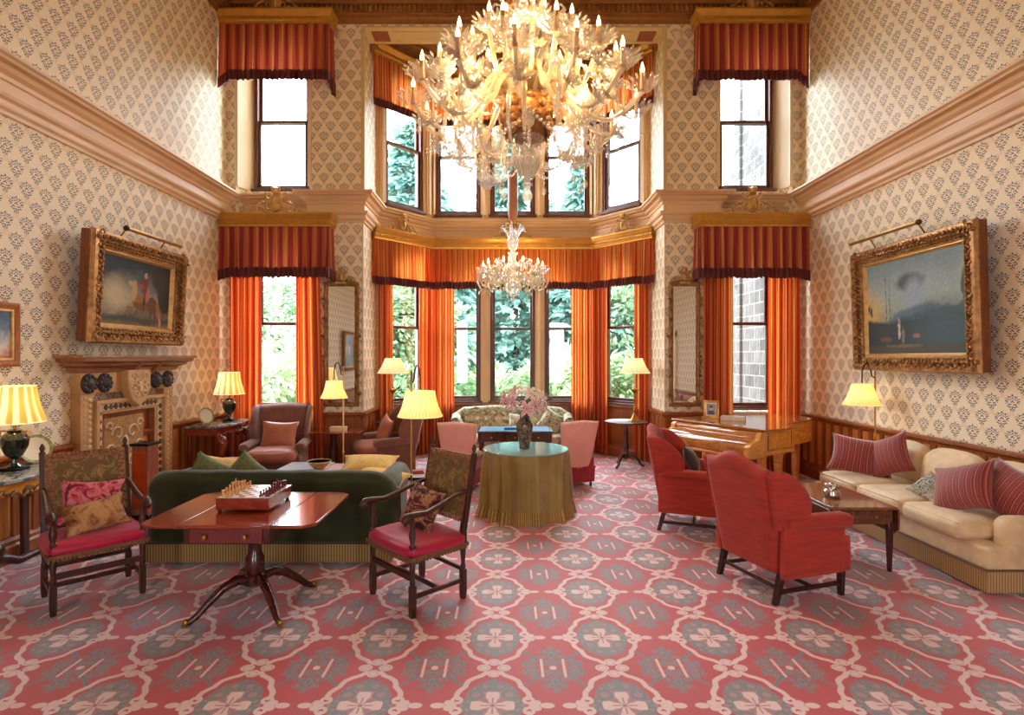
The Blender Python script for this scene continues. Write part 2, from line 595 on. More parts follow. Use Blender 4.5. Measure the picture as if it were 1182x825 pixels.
# window wall
b = MB()
for s in (-1, 1):
    P = lambda o, y: (XC + s * o, y)
    edge = 4.52
    b.prism([P(edge, YB), P(4.386, YB), P(4.22, 9.05), P(edge, 9.05)], 0, ZC)
    for z0, z1 in ((0, LOW[0]), (LOW[1], UPP[0]), (UPP[1], ZC)):
        b.prism([P(4.37, YB + (.2 if z0 == LOW[1] else 0)), P(3.24, YB + (.2 if z0 == LOW[1] else 0)), P(3.32, 9.05), P(4.2, 9.05)], z0, z1)
    b.prism([P(3.22, YB), P(BX, YB), P(BX, BY), P(BX + .3, BY + .12), P(BX + .3, 9.05), P(3.32, 9.05)], 0, ZC)
b.box(XC - BX - .02, XC + BX + .02, YB, YB + .42, 7.02, ZC)
structure(b.build('wall_back', WALLP, smooth=0))
# white painted splays of the flank windows
b = MB()
for s in (-1, 1):
    P = lambda o, y: (XC + s * o, y)
    for z0, z1 in ((LOW[0], LOW[1]), (UPP[0], UPP[1])):
        b.prism([P(4.386, YB + .02), P(4.366, YB + .02), P(4.205, 9.0), P(4.225, 9.0)], z0, z1)
        b.prism([P(3.22, YB + .02), P(3.24, YB + .02), P(3.335, 9.0), P(3.315, 9.0)], z0, z1)
        b.prism([P(4.40, YB - .012), P(4.345, YB - .012), P(4.345, YB + .03), P(4.40, YB + .03)], z0, z1)
        b.prism([P(3.245, YB - .012), P(3.19, YB - .012), P(3.19, YB + .03), P(3.245, YB + .03)], z0, z1)
structure(b.build('trim_1', M_REVEAL, bevel=.006))

def wall_run(b, p0, p1, thick, openings, zs, trimb=None):
    """a straight wall with openings: boxes in the frame of p0->p1, solid to the outside (left of travel)"""
    d = Vector((p1[0] - p0[0], p1[1] - p0[1]))
    L = d.length
    a = atan2(d.y, d.x)
    b.at(p0[0], p0[1], 0, rz=a)
    e = [0] + [q for o in openings for q in o] + [L]
    for i in range(0, len(e), 2): b.box(e[i], e[i + 1], 0, thick, 0, ZC)
    for s0, s1 in openings:
        z = [0] + [q for w in zs for q in w] + [ZC]
        for i in range(0, len(z), 2): b.box(s0, s1, 0, thick, z[i], z[i + 1])
    if trimb is not None:      # moulded posts either side of every opening
        trimb.at(p0[0], p0[1], 0, rz=a)
        for i in range(0, len(e), 2):
            for z0, z1 in zs:
                m0, m1 = e[i], e[i + 1]
                w = m1 - m0
                trimb.box(m0 + w * .28, m1 - w * .28, -.045, .01, z0, z1)
                trimb.box(m0 + w * .40, m1 - w * .40, -.065, .01, z0, z1)
                zm = (z0 + z1) / 2 + .04
                trimb.box(m0 + w * .2, m1 - w * .2, -.06, .01, zm - .05, zm - .02)
                trimb.box(m0 + w * .2, m1 - w * .2, -.06, .01, zm + .02, zm + .05)
    b.at(); trimb and trimb.at()

BL, CLp, CR, BR = (XC - BX, BY), (XC - RX, RY), (XC + RX, RY), (XC + BX, BY)
cl = sqrt((BX - RX) ** 2 + (RY - BY) ** 2)
WW = .86
canted = [((cl - WW) / 2, (cl + WW) / 2)]
rearo = [(RX + o - WW / 2, RX + o + WW / 2) for o in (-1.04, 0, 1.04)]
b, tb = MB(), MB()
wall_run(b, BL, CLp, .25, canted, (LOW, UPP), tb)
wall_run(b, CLp, CR, .25, rearo, (LOW, UPP), tb)
wall_run(b, CR, BR, .25, canted, (LOW, UPP), tb)
for s in (-1, 1):
    b.lathe([(.11, 0), (.11, ZC)], 8, XC + s * (RX + .05), RY + .14)
    b.lathe([(.11, 0), (.11, ZC)], 8, XC + s * (BX + .12), BY + .1)
structure(b.build('wall_bay', M_MULL, smooth=0))
structure(tb.build('trim_2', M_MULL, bevel=.012))
b = MB(); b.prism([(XC - BX - .3, YB + .4), (XC + BX + .3, YB + .4), (XC + BX + .3, BY), (XC + RX + .2, RY + .3), (XC - RX - .2, RY + .3), (XC - BX - .3, BY)], 7.5, 7.85)
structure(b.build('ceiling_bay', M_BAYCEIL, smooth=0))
# soffit lining of the bay opening with its corner paterae
b = MB(); b.box(XC - BX, XC + BX, YB - .012, YB + .44, 6.985, 7.02)
for s in (-1, 1): b.box(XC + s * BX - .03, XC + s * BX + .03, YB - .015, YB + .05, 4.4, 7.02)
b.box(XC - BX + .45, XC + BX - .45, YB + .08, YB + .11, 6.97, 6.99); b.box(XC - BX + .45, XC + BX - .45, YB + .32, YB + .35, 6.97, 6.99)
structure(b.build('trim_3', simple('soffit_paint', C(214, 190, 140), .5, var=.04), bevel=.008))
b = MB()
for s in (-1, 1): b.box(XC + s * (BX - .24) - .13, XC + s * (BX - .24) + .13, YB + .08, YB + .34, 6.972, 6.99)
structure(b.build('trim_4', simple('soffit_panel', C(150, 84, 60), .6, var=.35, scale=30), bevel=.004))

# ------------------------------------------------------------------ mouldings
room_path = [(XL, YF), (XL, YB), (XC - BX, YB), BL, CLp, CR, BR, (XC + BX, YB), (XR, YB), (XR, YF)]
led_path = [(XL, YF), (XL, YB + .2), (XC - 3.22, YB + .2), (XC - 3.22, YB), (XC - BX, YB), BL, CLp, CR, BR, (XC + BX, YB), (XC + 3.22, YB), (XC + 3.22, YB + .2), (XR, YB + .2), (XR, YF)]
ent = [(0, 3.92), (.03, 3.92), (.035, 3.95), (.065, 3.97), (.07, 3.985), (.07, 4.0), (.05, 4.005), (.055, 4.03), (.09, 4.05), (.10, 4.075), (.10, 4.09), (.035, 4.095), (.035, 4.205), (.055, 4.21), (.06, 4.225), (.05, 4.23),
       (.055, 4.25), (.10, 4.275), (.115, 4.30), (.10, 4.305), (.11, 4.32), (.17, 4.325), (.18, 4.345), (.165, 4.35), (.20, 4.365), (.20, 4.39), (0, 4.405)]
b = MB(); b.sweep(ent, led_path)
structure(b.build('trim_5', M_TRIM, smooth=18))
# top cornice of the room with dentils and a band of egg drops
cor = [(0, 7.05), (.03, 7.055), (.04, 7.10), (.07, 7.12), (.07, 7.15), (.10, 7.16), (.10, 7.27), (.16, 7.28), (.17, 7.32), (.24, 7.34), (.26, 7.42), (.36, 7.46), (.38, 7.56), (.48, 7.62), (.50, 7.70), (.56, 7.74), (.56, ZC)]
b = MB(); b.sweep(cor, [(XL, YF), (XL, YB), (XR, YB), (XR, YF)])
n = int((XR - XL) / .075)
for i in range(n):
    x = XL + (i + .5) * (XR - XL) / n
    b.box(x - .021, x + .021, YB - .145, YB - .09, 7.175, 7.265)
    b.ball(x, YB - .25, 7.385, .026, .03, .036, 6, 4)
for s, X in ((1, XL), (-1, XR)):
    for i in range(60):
        y = YB - .2 - i * .075
        b.box(min(X + s * .09, X + s * .145), max(X + s * .09, X + s * .145), y - .021, y + .021, 7.175, 7.265)
structure(b.build('trim_6', M_GOLDTRIM, smooth=30))
# bay cornice under the bay ceiling
b = MB(); b.sweep([(0, 6.86), (.04, 6.88), (.05, 6.95), (.12, 7.0), (.13, 7.08), (.24, 7.16), (.25, 7.22), (.36, 7.30), (.38, 7.36), (.5, 7.44), (.5, 7.5), (0, 7.5)], [(XC - BX, YB + .42), BL, CLp, CR, BR, (XC + BX, YB + .42)])
structure(b.build('trim_7', M_GOLDTRIM, smooth=30))
# wainscot, its rail and its skirting
b = MB(); b.sweep([(0, .0), (.02, .0), (.02, .88), (0, .88)], room_path)
rail = [(0, .85), (.03, .852), (.035, .88), (.05, .89), (.065, .905), (.065, .925), (.05, .935), (0, .94)]
b.sweep(rail, room_path)
sl = MB()
for s, X, y0, y1 in ((1, XL, 3.4, 8.5), (-1, XR, 3.4, 8.5)):
    k = 0
    y = y0
    while y < y1:
        w = .15 if k % 2 else .055
        if k % 2 == 0: b.box(min(X, X + s * .034), max(X, X + s * .034), y, y + w, .2, .86)
        else: sl.box(min(X, X + s * .027), max(X, X + s * .027), y + .02, y + w - .02, .22, .85)
        y += w; k += 1
for s in (-1, 1):
    for x in (2.44, 2.62, 2.80, 2.98, 3.16): b.box(XC + s * x - .025, XC + s * x + .025, YB - .034, YB, .2, .86)
    for y in (8.66, 8.9, 9.14, 9.38): b.box(XC + s * BX - .034, XC + s * BX + .034, y - .025, y + .025, .2, .86)
for i in range(16): b.box(XC - 1.45 + i * .19, XC - 1.40 + i * .19, RY - .034, RY, .2, .86)
structure(b.build('trim_8', M_WAIN, smooth=25))
structure(sl.build('trim_10', wood('wainscot_slats', C(176, 98, 42), C(226, 150, 76), .35, (16, 16, .9)), bevel=.006))
b = MB(); b.sweep([(0, 0), (.075, 0), (.075, .14), (.06, .16), (.06, .19), (.03, .215), (0, .22)], room_path)
structure(b.build('baseboard_all', M_WAIN, smooth=25))
# corner bead strips down the wall corners (gilt fillet)
b = MB()
for x in (XC - BX, XC + BX):
    for z0, z1 in ((.94, 3.92), (4.4, 6.98)): b.box(x - .012, x + .012, YB - .008, YB + .02, z0, z1)
structure(b.build('trim_9', M_REVEAL, bevel=.004))

# ------------------------------------------------------------------ windows
WN = [0]
def window(x, y, a, z0, z1, w=WW, n=2):
    """sash window centred at x,y on the inside face; a: direction along the wall, outside on its left"""
    WN[0] += 1
    root = bpy.data.objects.new('window_%d' % WN[0], None); COL.objects.link(root)
    root.location = (x, y, 0); root.rotation_euler = (0, 0, a); structure(root)
    h, f = w / 2, .05
    b = MB()
    b.box(-h, -h + f, .03, .2, z0, z1); b.box(h - f, h, .03, .2, z0, z1)
    b.box(-h + f, h - f, .03, .2, z1 - f, z1); b.box(-h + f, h - f, .0, .2, z0, z0 + .06)
    b.box(-h - .03, h + .03, -.06, .03, z0 - .03, z0 + .02)
    b.build('window_frame', M_SASH, root, bevel=.006)
    zm = (z0 + z1) / 2
    def sash(za, zb, y0):
        b = MB()
        e = .042
        b.box(-h + f, -h + f + e, y0, y0 + .045, za, zb); b.box(h - f - e, h - f, y0, y0 + .045, za, zb)
        b.box(-h + f + e, h - f - e, y0, y0 + .045, zb - e, zb); b.box(-h + f + e, h - f - e, y0, y0 + .045, za, za + e + .01)
        o = b.build('sash', M_SASH, root, bevel=.005)
        b = MB(); b.box(-h + f + e, h - f - e, y0 + .02, y0 + .024, za + e, zb - e)
        b.build('glass_pane', M_GLASS, o, smooth=0)
    sash(z0 + .06, zm + .02, .06); sash(zm - .02, z1 - f, .115)
    b = MB(); b.lathe([(.0, 0), (.012, .002), (.016, .012), (.0, .02)], 10, -.0, .075, zm + .022); b.box(-.03, .03, .066, .084, zm + .018, zm + .026)
    b.build('sash_catch', simple('brass_catch', C(176, 132, 60), .3, .9), root)
    return root
def mid(p, q): return ((p[0] + q[0]) / 2, (p[1] + q[1]) / 2)
for z0, z1 in (LOW, UPP):
    for s in (-1, 1): window(XC + s * 3.77, 8.86, 0, z0, z1, .90)
    for p, q in ((BL, CLp), (CR, BR)):
        mx, my = mid(p, q)
        window(mx, my, atan2(q[1] - p[1], q[0] - p[0]), z0, z1)
    for o in (-1.04, 0, 1.04): window(XC + o, RY, 0, z0, z1)
for x0, x1 in RWX:
    for z0, z1 in RWZ: window((x0 + x1) / 2, YF, pi, z0, z1, x1 - x0)  # unseen rear windows, added to light the room from behind
# portals: they only tell the renderer where daylight enters
for z0, z1 in (LOW, UPP):
    zc, h = (z0 + z1) / 2, z1 - z0
    for s in (-1, 1): portal(XC + s * 3.77, 9.15, zc, 0, -1, .9, h)
    portal(XC, RY + .35, zc, 0, -1, 3.0, h)
    for s in (-1, 1):
        d = Vector((-s * (RY - BY), -(BX - RX))).normalized()
        mx, my = XC + s * (BX + RX) / 2 - d.x * .35, (BY + RY) / 2 - d.y * .35
        portal(mx, my, zc, d.x, d.y, .95, h)
for x0, x1 in RWX:
    for z0, z1 in RWZ: portal((x0 + x1) / 2, YF - .32, (z0 + z1) / 2, 0, 1, x1 - x0, z1 - z0)

# door on the right wall near the camera (seen in the pier glass)
b = MB(); b.box(XR - .06, XR, 1.0, 1.14, 0, 2.5); b.box(XR - .06, XR, 2.16, 2.3, 0, 2.5); b.box(XR - .07, XR, 1.0, 2.3, 2.36, 2.56)
d = structure(b.build('door_1', M_REVEAL, bevel=.01))
b = MB(); b.box(XR - .03, XR, 1.14, 2.16, .01, 2.36)
for z0, z1 in ((.2, 1.0), (1.15, 2.2)):
    for y0 in (1.24, 1.70): b.box(XR - .045, XR - .03, y0, y0 + .36, z0, z1)
b.build('door_leaf', M_REVEAL, d, bevel=.008)
b = MB(); b.ball(XR - .08, 1.24, 1.05, .03); b.build('door_handle', simple('brass_knob', C(190, 150, 70), .25, 1.), d)

# ------------------------------------------------------------------ outside
M_LAWN = simple('lawn_grass', C(96, 126, 58), .9, var=.3, scale=2, bump=.4, bscale=30)
b = MB(); b.box(-40, 40, RY + .5, 60, -1.2, -1.0)
structure(b.build('lawn', M_LAWN, smooth=0))
b = MB(); b.box(-40, 40, -40, YF - .5, -1.2, -1.0)
structure(b.build('terrace_ground', simple('terrace_gravel', C(190, 178, 158), .9, var=.1), smooth=0))
# ------------------------------------------------------------------ curtains, pelmets, valances
def mat_stripe(name, cols, period, transl=.3, rough=.7):
    """striped silk: colours repeat along U (metres)"""
    m = NT(name)
    uv = E(m.t, m.new('UVMap').outputs[0])
    u, v, _ = m.xyz(uv)
    t = (u / period).fr()
    n = m.noise(60, 2)
    col = m.ramp(t, cols, 'CONSTANT')
    col = m.mix(n * .25, col, C(120, 40, 24))
    m.set('Base Color', col).set('Roughness', rough).set('Sheen Weight', .3)
    if transl:
        tr, mx = m.new('BsdfTranslucent'), m.new('MixShader')
        m.l.new(col.k, tr.inputs[0])
        mx.inputs[0].default_value = transl
        m.l.new(m.b.outputs[0], mx.inputs[1]); m.l.new(tr.outputs[0], mx.inputs[2])
        m.l.new(mx.outputs[0], m.out.inputs[0])
    return m.mat
SILK = mat_stripe('striped_silk', [(0, C(222, 78, 34)), (.26, C(246, 184, 84)), (.36, C(224, 96, 40)), (.50, C(190, 38, 28)), (.66, C(236, 132, 52)), (.80, C(248, 200, 110)), (.88, C(206, 58, 30))], .16, .5)
SILKV = mat_stripe('valance_silk', [(0, C(208, 106, 56)), (.20, C(222, 150, 86)), (.38, C(194, 86, 50)), (.52, C(152, 46, 46)), (.88, C(184, 74, 48))], .135, .22)
SILKB = mat_stripe('bay_valance_silk', [(0, C(236, 132, 58)), (.22, C(244, 186, 100)), (.34, C(228, 112, 50)), (.56, C(204, 76, 44)), (.68, C(234, 128, 56)), (.86, C(240, 170, 86)), (.94, C(214, 92, 48))], .11, .45)  # valance silk with the warm backlight of the bay put into its colours
M_CREST = simple('bright_gilt_carving', C(206, 164, 98), .36, .5, var=.3, scale=14, bump=.2, bscale=70)
M_MAROON = simple('maroon_fringe', C(96, 26, 30), .8, var=.35, scale=60, sheen=.4)
M_GILT = simple('gilded_wood', C(204, 152, 70), .34, .6, var=.10, scale=10, bump=.1, bscale=50)
M_GILTD = simple('antique_gilt', C(150, 108, 58), .40, .55, var=.4, scale=14, bump=.3, bscale=70)

def along(path):
    P = [Vector(p) for p in path]
    L = [0]
    for a, c in zip(P, P[1:]): L.append(L[-1] + (c - a).length)
    def at(s):
        s = max(0, min(L[-1], s))
        for i in range(len(P) - 1):
            if s <= L[i + 1] + 1e-9:
                t = (s - L[i]) / (L[i + 1] - L[i])
                d = (P[i + 1] - P[i]).normalized()
                return P[i].lerp(P[i + 1], t), Vector((-d.y, d.x)), d
    return at, L[-1]

def curtain(label, path, z0, z1, group, amp=.055, per=.115, seed=0, flare=0.):
    at, L = along(path)
    n = max(2, round(L / per))
    def fn(u, v):
        p, nrm, d = at(u * L)
        w = u + .012 * sin(7 * u * n + seed + 3 * v)
        a = amp * (.55 + .45 * v if v < .8 else .55 + .45 * v) * sin(2 * pi * n * w + seed)
        a += .014 * sin(2 * pi * n * 2.3 * w + 1.3 * seed + 2 * v)
        z = z1 + (z0 - z1) * v
        q = p + nrm * a + d * (flare * v * (u - .0))
        return (q.x, q.y, z)
    b = MB(); b.grid(fn, n * 12, 14)
    b.U = [(u * L * 1.5 + seed * .03, v) for u, v in b.U]
    o = b.build('curtain', SILK, smooth=180)
    return tag(o, label, 'curtain', group)

def crest(parent, x, y, z, a, sc=1.):
    """pierced cartouche of scrolls with a crown, standing on a pelmet"""
    b = MB(); b.at(x, y, z, rz=a)
    k = sc
    def scr(cx, cz, r0, turns, st, sg, th=.012):
        pts = []
        for i in range(20):
            t = i / 19
            r = r0 * (1 - .8 * t)
            an = st + sg * turns * 2 * pi * t
            pts.append((cx + r * cos(an), 0, cz + r * sin(an)))
        b.tube(pts, [th * (1.2 - .6 * i / 19) for i in range(20)], 6)
    for s in (-1, 1):
        scr(s * .10 * k, .15 * k, .10 * k, 1.1, pi / 2, s, .016 * k)
        scr(s * .22 * k, .09 * k, .09 * k, 1.2, pi / 2, -s, .014 * k)
        scr(s * .09 * k, .30 * k, .06 * k, 1.0, -pi / 2, s, .012 * k)
        b.tube([(s * .13 * k, 0, .02), (s * .24 * k, -.01, .04 * k), (s * .34 * k, 0, .03 * k), (s * .42 * k, 0, .06 * k)], [.018 * k, .02 * k, .014 * k, .005], 6)
        for i, (lx, lz, an) in enumerate(((.2, .2, .6), (.3, .13, .3), (.14, .33, 1.0), (.36, .07, .1))):
            b.ball(s * lx * k, 0, lz * k, .032 * k, .012, .018 * k, 8, 5)
    pts = [(.085 * k * cos(2 * pi * i / 20), -.005, .17 * k + .12 * k * sin(2 * pi * i / 20)) for i in range(21)]
    b.tube(pts, .014 * k, 6)
    b.ball(0, 0, .17 * k, .07 * k, .02, .10 * k, 12, 8)
    b.ball(0, -.02, .17 * k, .03 * k, .02, .06 * k, 10, 6)
    b.lathe([(.02 * k, 0), (.055 * k, .02 * k), (.05 * k, .04 * k), (.075 * k, .09 * k), (.05 * k, .10 * k), (.02 * k, .115 * k), (.0, .13 * k)], 10, 0, 0, .31 * k)
    for i in (-1, 0, 1): b.ball(i * .05 * k, 0, .42 * k, .014 * k)
    b.box(-.14 * k, .14 * k, -.03, .03, -.005, .035 * k)
    return b.build('crest', M_CREST, parent, smooth=60)

def pelmet(label, path, z, drop, crests, group, band=.10, swoop=.0, per=.075, seed=0, silk=None):
    """gilt pelmet board along a plan path (room on its right), pleated valance with a fringed hem below"""
    t = thing('pelmet', label, 'pelmet', group=group)
    prof = [(-.1, 0), (.01, 0), (.015, .03), (.03, .04), (.03, .10), (.05, .12), (.06, .155), (.075, .17), (.075, .195), (-.1, .2)]
    b = MB(); b.sweep([(o, z + h) for o, h in prof], path)
    at, L = along(path)
    n = int(L / .045)
    for i in range(n):
        p, nn, d = at((i + .5) * L / n)
        b.ball(p.x - nn.x * .032, p.y - nn.y * .032, z + .07, .017, .018, .02, 6, 4)
    b.build('cornice_board', M_GILT, t, smooth=30)
    for (cx, cyy, a, k) in crests: crest(t, cx, cyy, z + .195, a, k)
    n = max(3, round(L / per))
    def cloth(zt, zb, out):
        def fn(u, v):
            p, nn, d = at(u * L)
            w = u + .2 / n * sin(5.3 * u * n + seed)
            amp = .012 + .030 * v
            a = amp * sin(2 * pi * n * w) + .008 * sin(2 * pi * n * 1.7 * w + 1)
            tail = max(0, abs(2 * u - 1) - .82) / .18
            zz = zb - swoop * tail - .018 * (sin(2 * pi * n * w + .6) if v > .5 else 0) * v
            q = p - nn * (out + a)
            return (q.x, q.y, zt + (zz - zt) * v)
        return fn
    b = MB(); b.grid(cloth(z + .02, z - drop, -.015), n * 8, 8)
    b.U = [(u * n * .0675 + seed, v) for u, v in b.U]
    v = b.build('valance', silk or SILKV, t, smooth=180)
    f0 = cloth(z + .02, z - drop, -.006)
    def fr(u, w):
        x, y, zz = f0(u, 1)
        return (x, y, zz + .035 - w * (band + .035))
    b = MB(); b.grid(fr, n * 8, 2)
    b.build('fringe', M_MAROON, v, smooth=180)
    return t

def tassels(parent, path, z, n, sg):
    pass

PEL_L = [(XL + .01, 8.33), (XC - 2.83, 8.33), (XC - 2.83, 8.59)]
PEL_R = [(XC + 2.83, 8.59), (XC + 2.83, 8.33), (XR - .01, 8.33)]
PEL_B = [(XC - BX + .05, 9.13), (XC - RX + .06, 10.07), (XC + RX - .06, 10.07), (XC + BX - .05, 9.13)]
ca = atan2(10.13 - 9.18, BX - RX)
bayc = [(XC - 1.93, 9.66, ca, .82), (XC + 1.93, 9.66, -ca, .82), (XC, 10.13, 0, .85)]
for zt, nm in ((3.80, 'lower'), (6.90, 'upper')):
    up = zt > 5
    pelmet('gilt pelmet with red and gold valance over the %s window beside the fireplace wall' % nm, PEL_L, zt, .74 if up else .66, [(-3.56, 8.42, 0, 1.02)], None, .12, .13 if up else .04, seed=1 + up)
    pelmet('gilt pelmet with red and gold valance over the %s window behind the piano' % nm, PEL_R, zt, .74 if up else .66, [(3.80, 8.42, 0, 1.02)], None, .12, .13 if up else .04, seed=3 + up)
    pelmet('long gilt pelmet with pleated orange valance round the %s bay windows' % nm, PEL_B, zt, .74 if up else .64, bayc, None, .10, .02, per=.062, seed=5 + up, silk=SILKB)
for s, side in ((-1, 'the armchair window'), (1, 'the piano window')):
    P = lambda o, y: (XC + s * o, y)
    curtain('striped orange silk curtain at ' + side + ', on its outer side by the room corner', [P(4.42, 8.46), P(3.92, 8.46)], .02, 3.78, None, seed=1 + s, amp=.05)
    curtain('striped orange silk curtain at ' + side + ', on its inner side by the pier glass', [P(3.40, 8.46), P(3.05 if s < 0 else 2.95, 8.46)], .02, 3.78, None, seed=2.3 + s, amp=.05, flare=.10 if s < 0 else .02)
    sd = 'wing chair' if s < 0 else 'piano'
    curtain('narrow orange curtain at the outer edge of the bay behind the %s lamp table' % ('carved' if s > 0 else 'brown chair'), [P(2.31, 9.38), P(2.12, 9.60)], .02, 3.78, None, seed=4 + s, amp=.035)
    curtain('wide orange curtain across the bay corner on the %s side of the bay' % sd, [P(1.74, 10.04), P(1.52, 10.265), P(1.10, 10.28)], .02, 3.78, None, seed=5.5 + s, amp=.045)

# ------------------------------------------------------------------ ornate frames, pictures, pier glasses
M_FRAME = simple('carved_gilt_frame', C(160, 112, 62), .34, .6, var=.45, scale=16, bump=.5, bscale=45)
M_FRAMEL = simple('gilt_slip', C(206, 160, 96), .4, .4, var=.2, scale=16)
M_FRAMES = wood('frame_side_wood', C(96, 46, 18), C(146, 80, 36), .4)
M_BRASS = simple('aged_brass', C(168, 124, 62), .3, .9, var=.2)

def ring_profile(b, w, h, prof):
    """closed rectangular frame in local XZ, front towards -Y; prof: (inset from outer edge, depth)"""
    T = b.T.copy()
    b.T = T @ Matrix.Rotation(pi / 2, 4, 'X')
    b.sweep([(o, d) for o, d in prof], [(-w / 2, -h / 2), (w / 2, -h / 2), (w / 2, h / 2), (-w / 2, h / 2)], inside=-1, closed=True)
    b.T = T

def ornate_frame(t, w, h, fw, dep, seed=1, swag=True):
    rr = random.Random(seed)
    b = MB(); ring_profile(b, w, h, [(0, 0), (0, dep * .7), (.0, dep * .72)])
    b.build('frame_side', M_FRAMES, t)
    b = MB()
    ring_profile(b, w, h, [(-.005, dep * .55), (-.015, dep * .7), (.0, dep * .95), (fw * .18, dep), (fw * .35, dep * .86), (fw * .55, dep * .75), (fw * .74, dep * .72), (fw * .76, dep * .55)])
    o = b.build('carved_frame', M_FRAME, t, smooth=40)
    b = MB()
    n1, n2 = int(w / (fw * .26)), int(h / (fw * .26))
    def leaf(x, z, a, k):
        b.at(x, -dep * .93, z, 0, a, 0)
        b.ball(0, 0, 0, fw * .15 * k, fw * .12, fw * .075 * k, 7, 5)
        b.ball(fw * .08 * k, -.004, fw * .05, fw * .05 * k, fw * .11, fw * .07 * k, 6, 4)
    for i in range(n1):
        for sg in (-1, 1):
            x = -w / 2 + (i + .5) * w / n1
            leaf(x, sg * (h / 2 - fw * (.20 if i % 2 else .27)), (.7 if i % 2 else -.7) + rr.uniform(-.2, .2), rr.uniform(.8, 1.2))
            leaf(x + fw * .13, sg * (h / 2 - fw * .46), rr.uniform(-.8, .8), .95)
            b.at(x, -dep * .80, sg * (h / 2 - fw * .64)); b.ball(0, 0, 0, fw * .06, fw * .06, fw * .05, 6, 4)
            b.at(x, -dep * .84, sg * (h / 2 - fw * .06), 0, .6 * (-1) ** i); b.ball(0, 0, 0, fw * .13, fw * .10, fw * .05, 6, 4)
    for i in range(n2):
        for sg in (-1, 1):
            z = -h / 2 + (i + .5) * h / n2
            leaf(sg * (w / 2 - fw * (.22 if i % 2 else .29)), z, pi / 2 + (.7 if i % 2 else -.7) + rr.uniform(-.2, .2), rr.uniform(.8, 1.2))
            leaf(sg * (w / 2 - fw * .46), z + fw * .13, pi / 2 + rr.uniform(-.8, .8), .95)
            b.at(sg * (w / 2 - fw * .64), -dep * .80, z); b.ball(0, 0, 0, fw * .05, fw * .06, fw * .06, 6, 4)
            b.at(sg * (w / 2 - fw * .06), -dep * .84, z, 0, pi / 2 + .6 * (-1) ** i); b.ball(0, 0, 0, fw * .13, fw * .10, fw * .05, 6, 4)
    for sx in (-1, 1):
        for sz in (-1, 1):
            leaf(sx * (w / 2 - fw * .25), sz * (h / 2 - fw * .25), sx * sz * .78, 1.9)
    for sx, sz in ((0, 1), (0, -1), (1, 0), (-1, 0)):
        leaf(sx * (w / 2 - fw * .28), sz * (h / 2 - fw * .28), 0, 1.5)
    b.at()
    b.build('frame_ornament', M_FRAME, o, smooth=60)
    b = MB(); ring_profile(b, w - 1.5 * fw, h - 1.5 * fw, [(0, dep * .5), (0, dep * .58), (fw * .08, dep * .6), (fw * .16, dep * .45), (fw * .22, dep * .3)])
    b.build('inner_slip', M_FRAMEL, t, smooth=30)

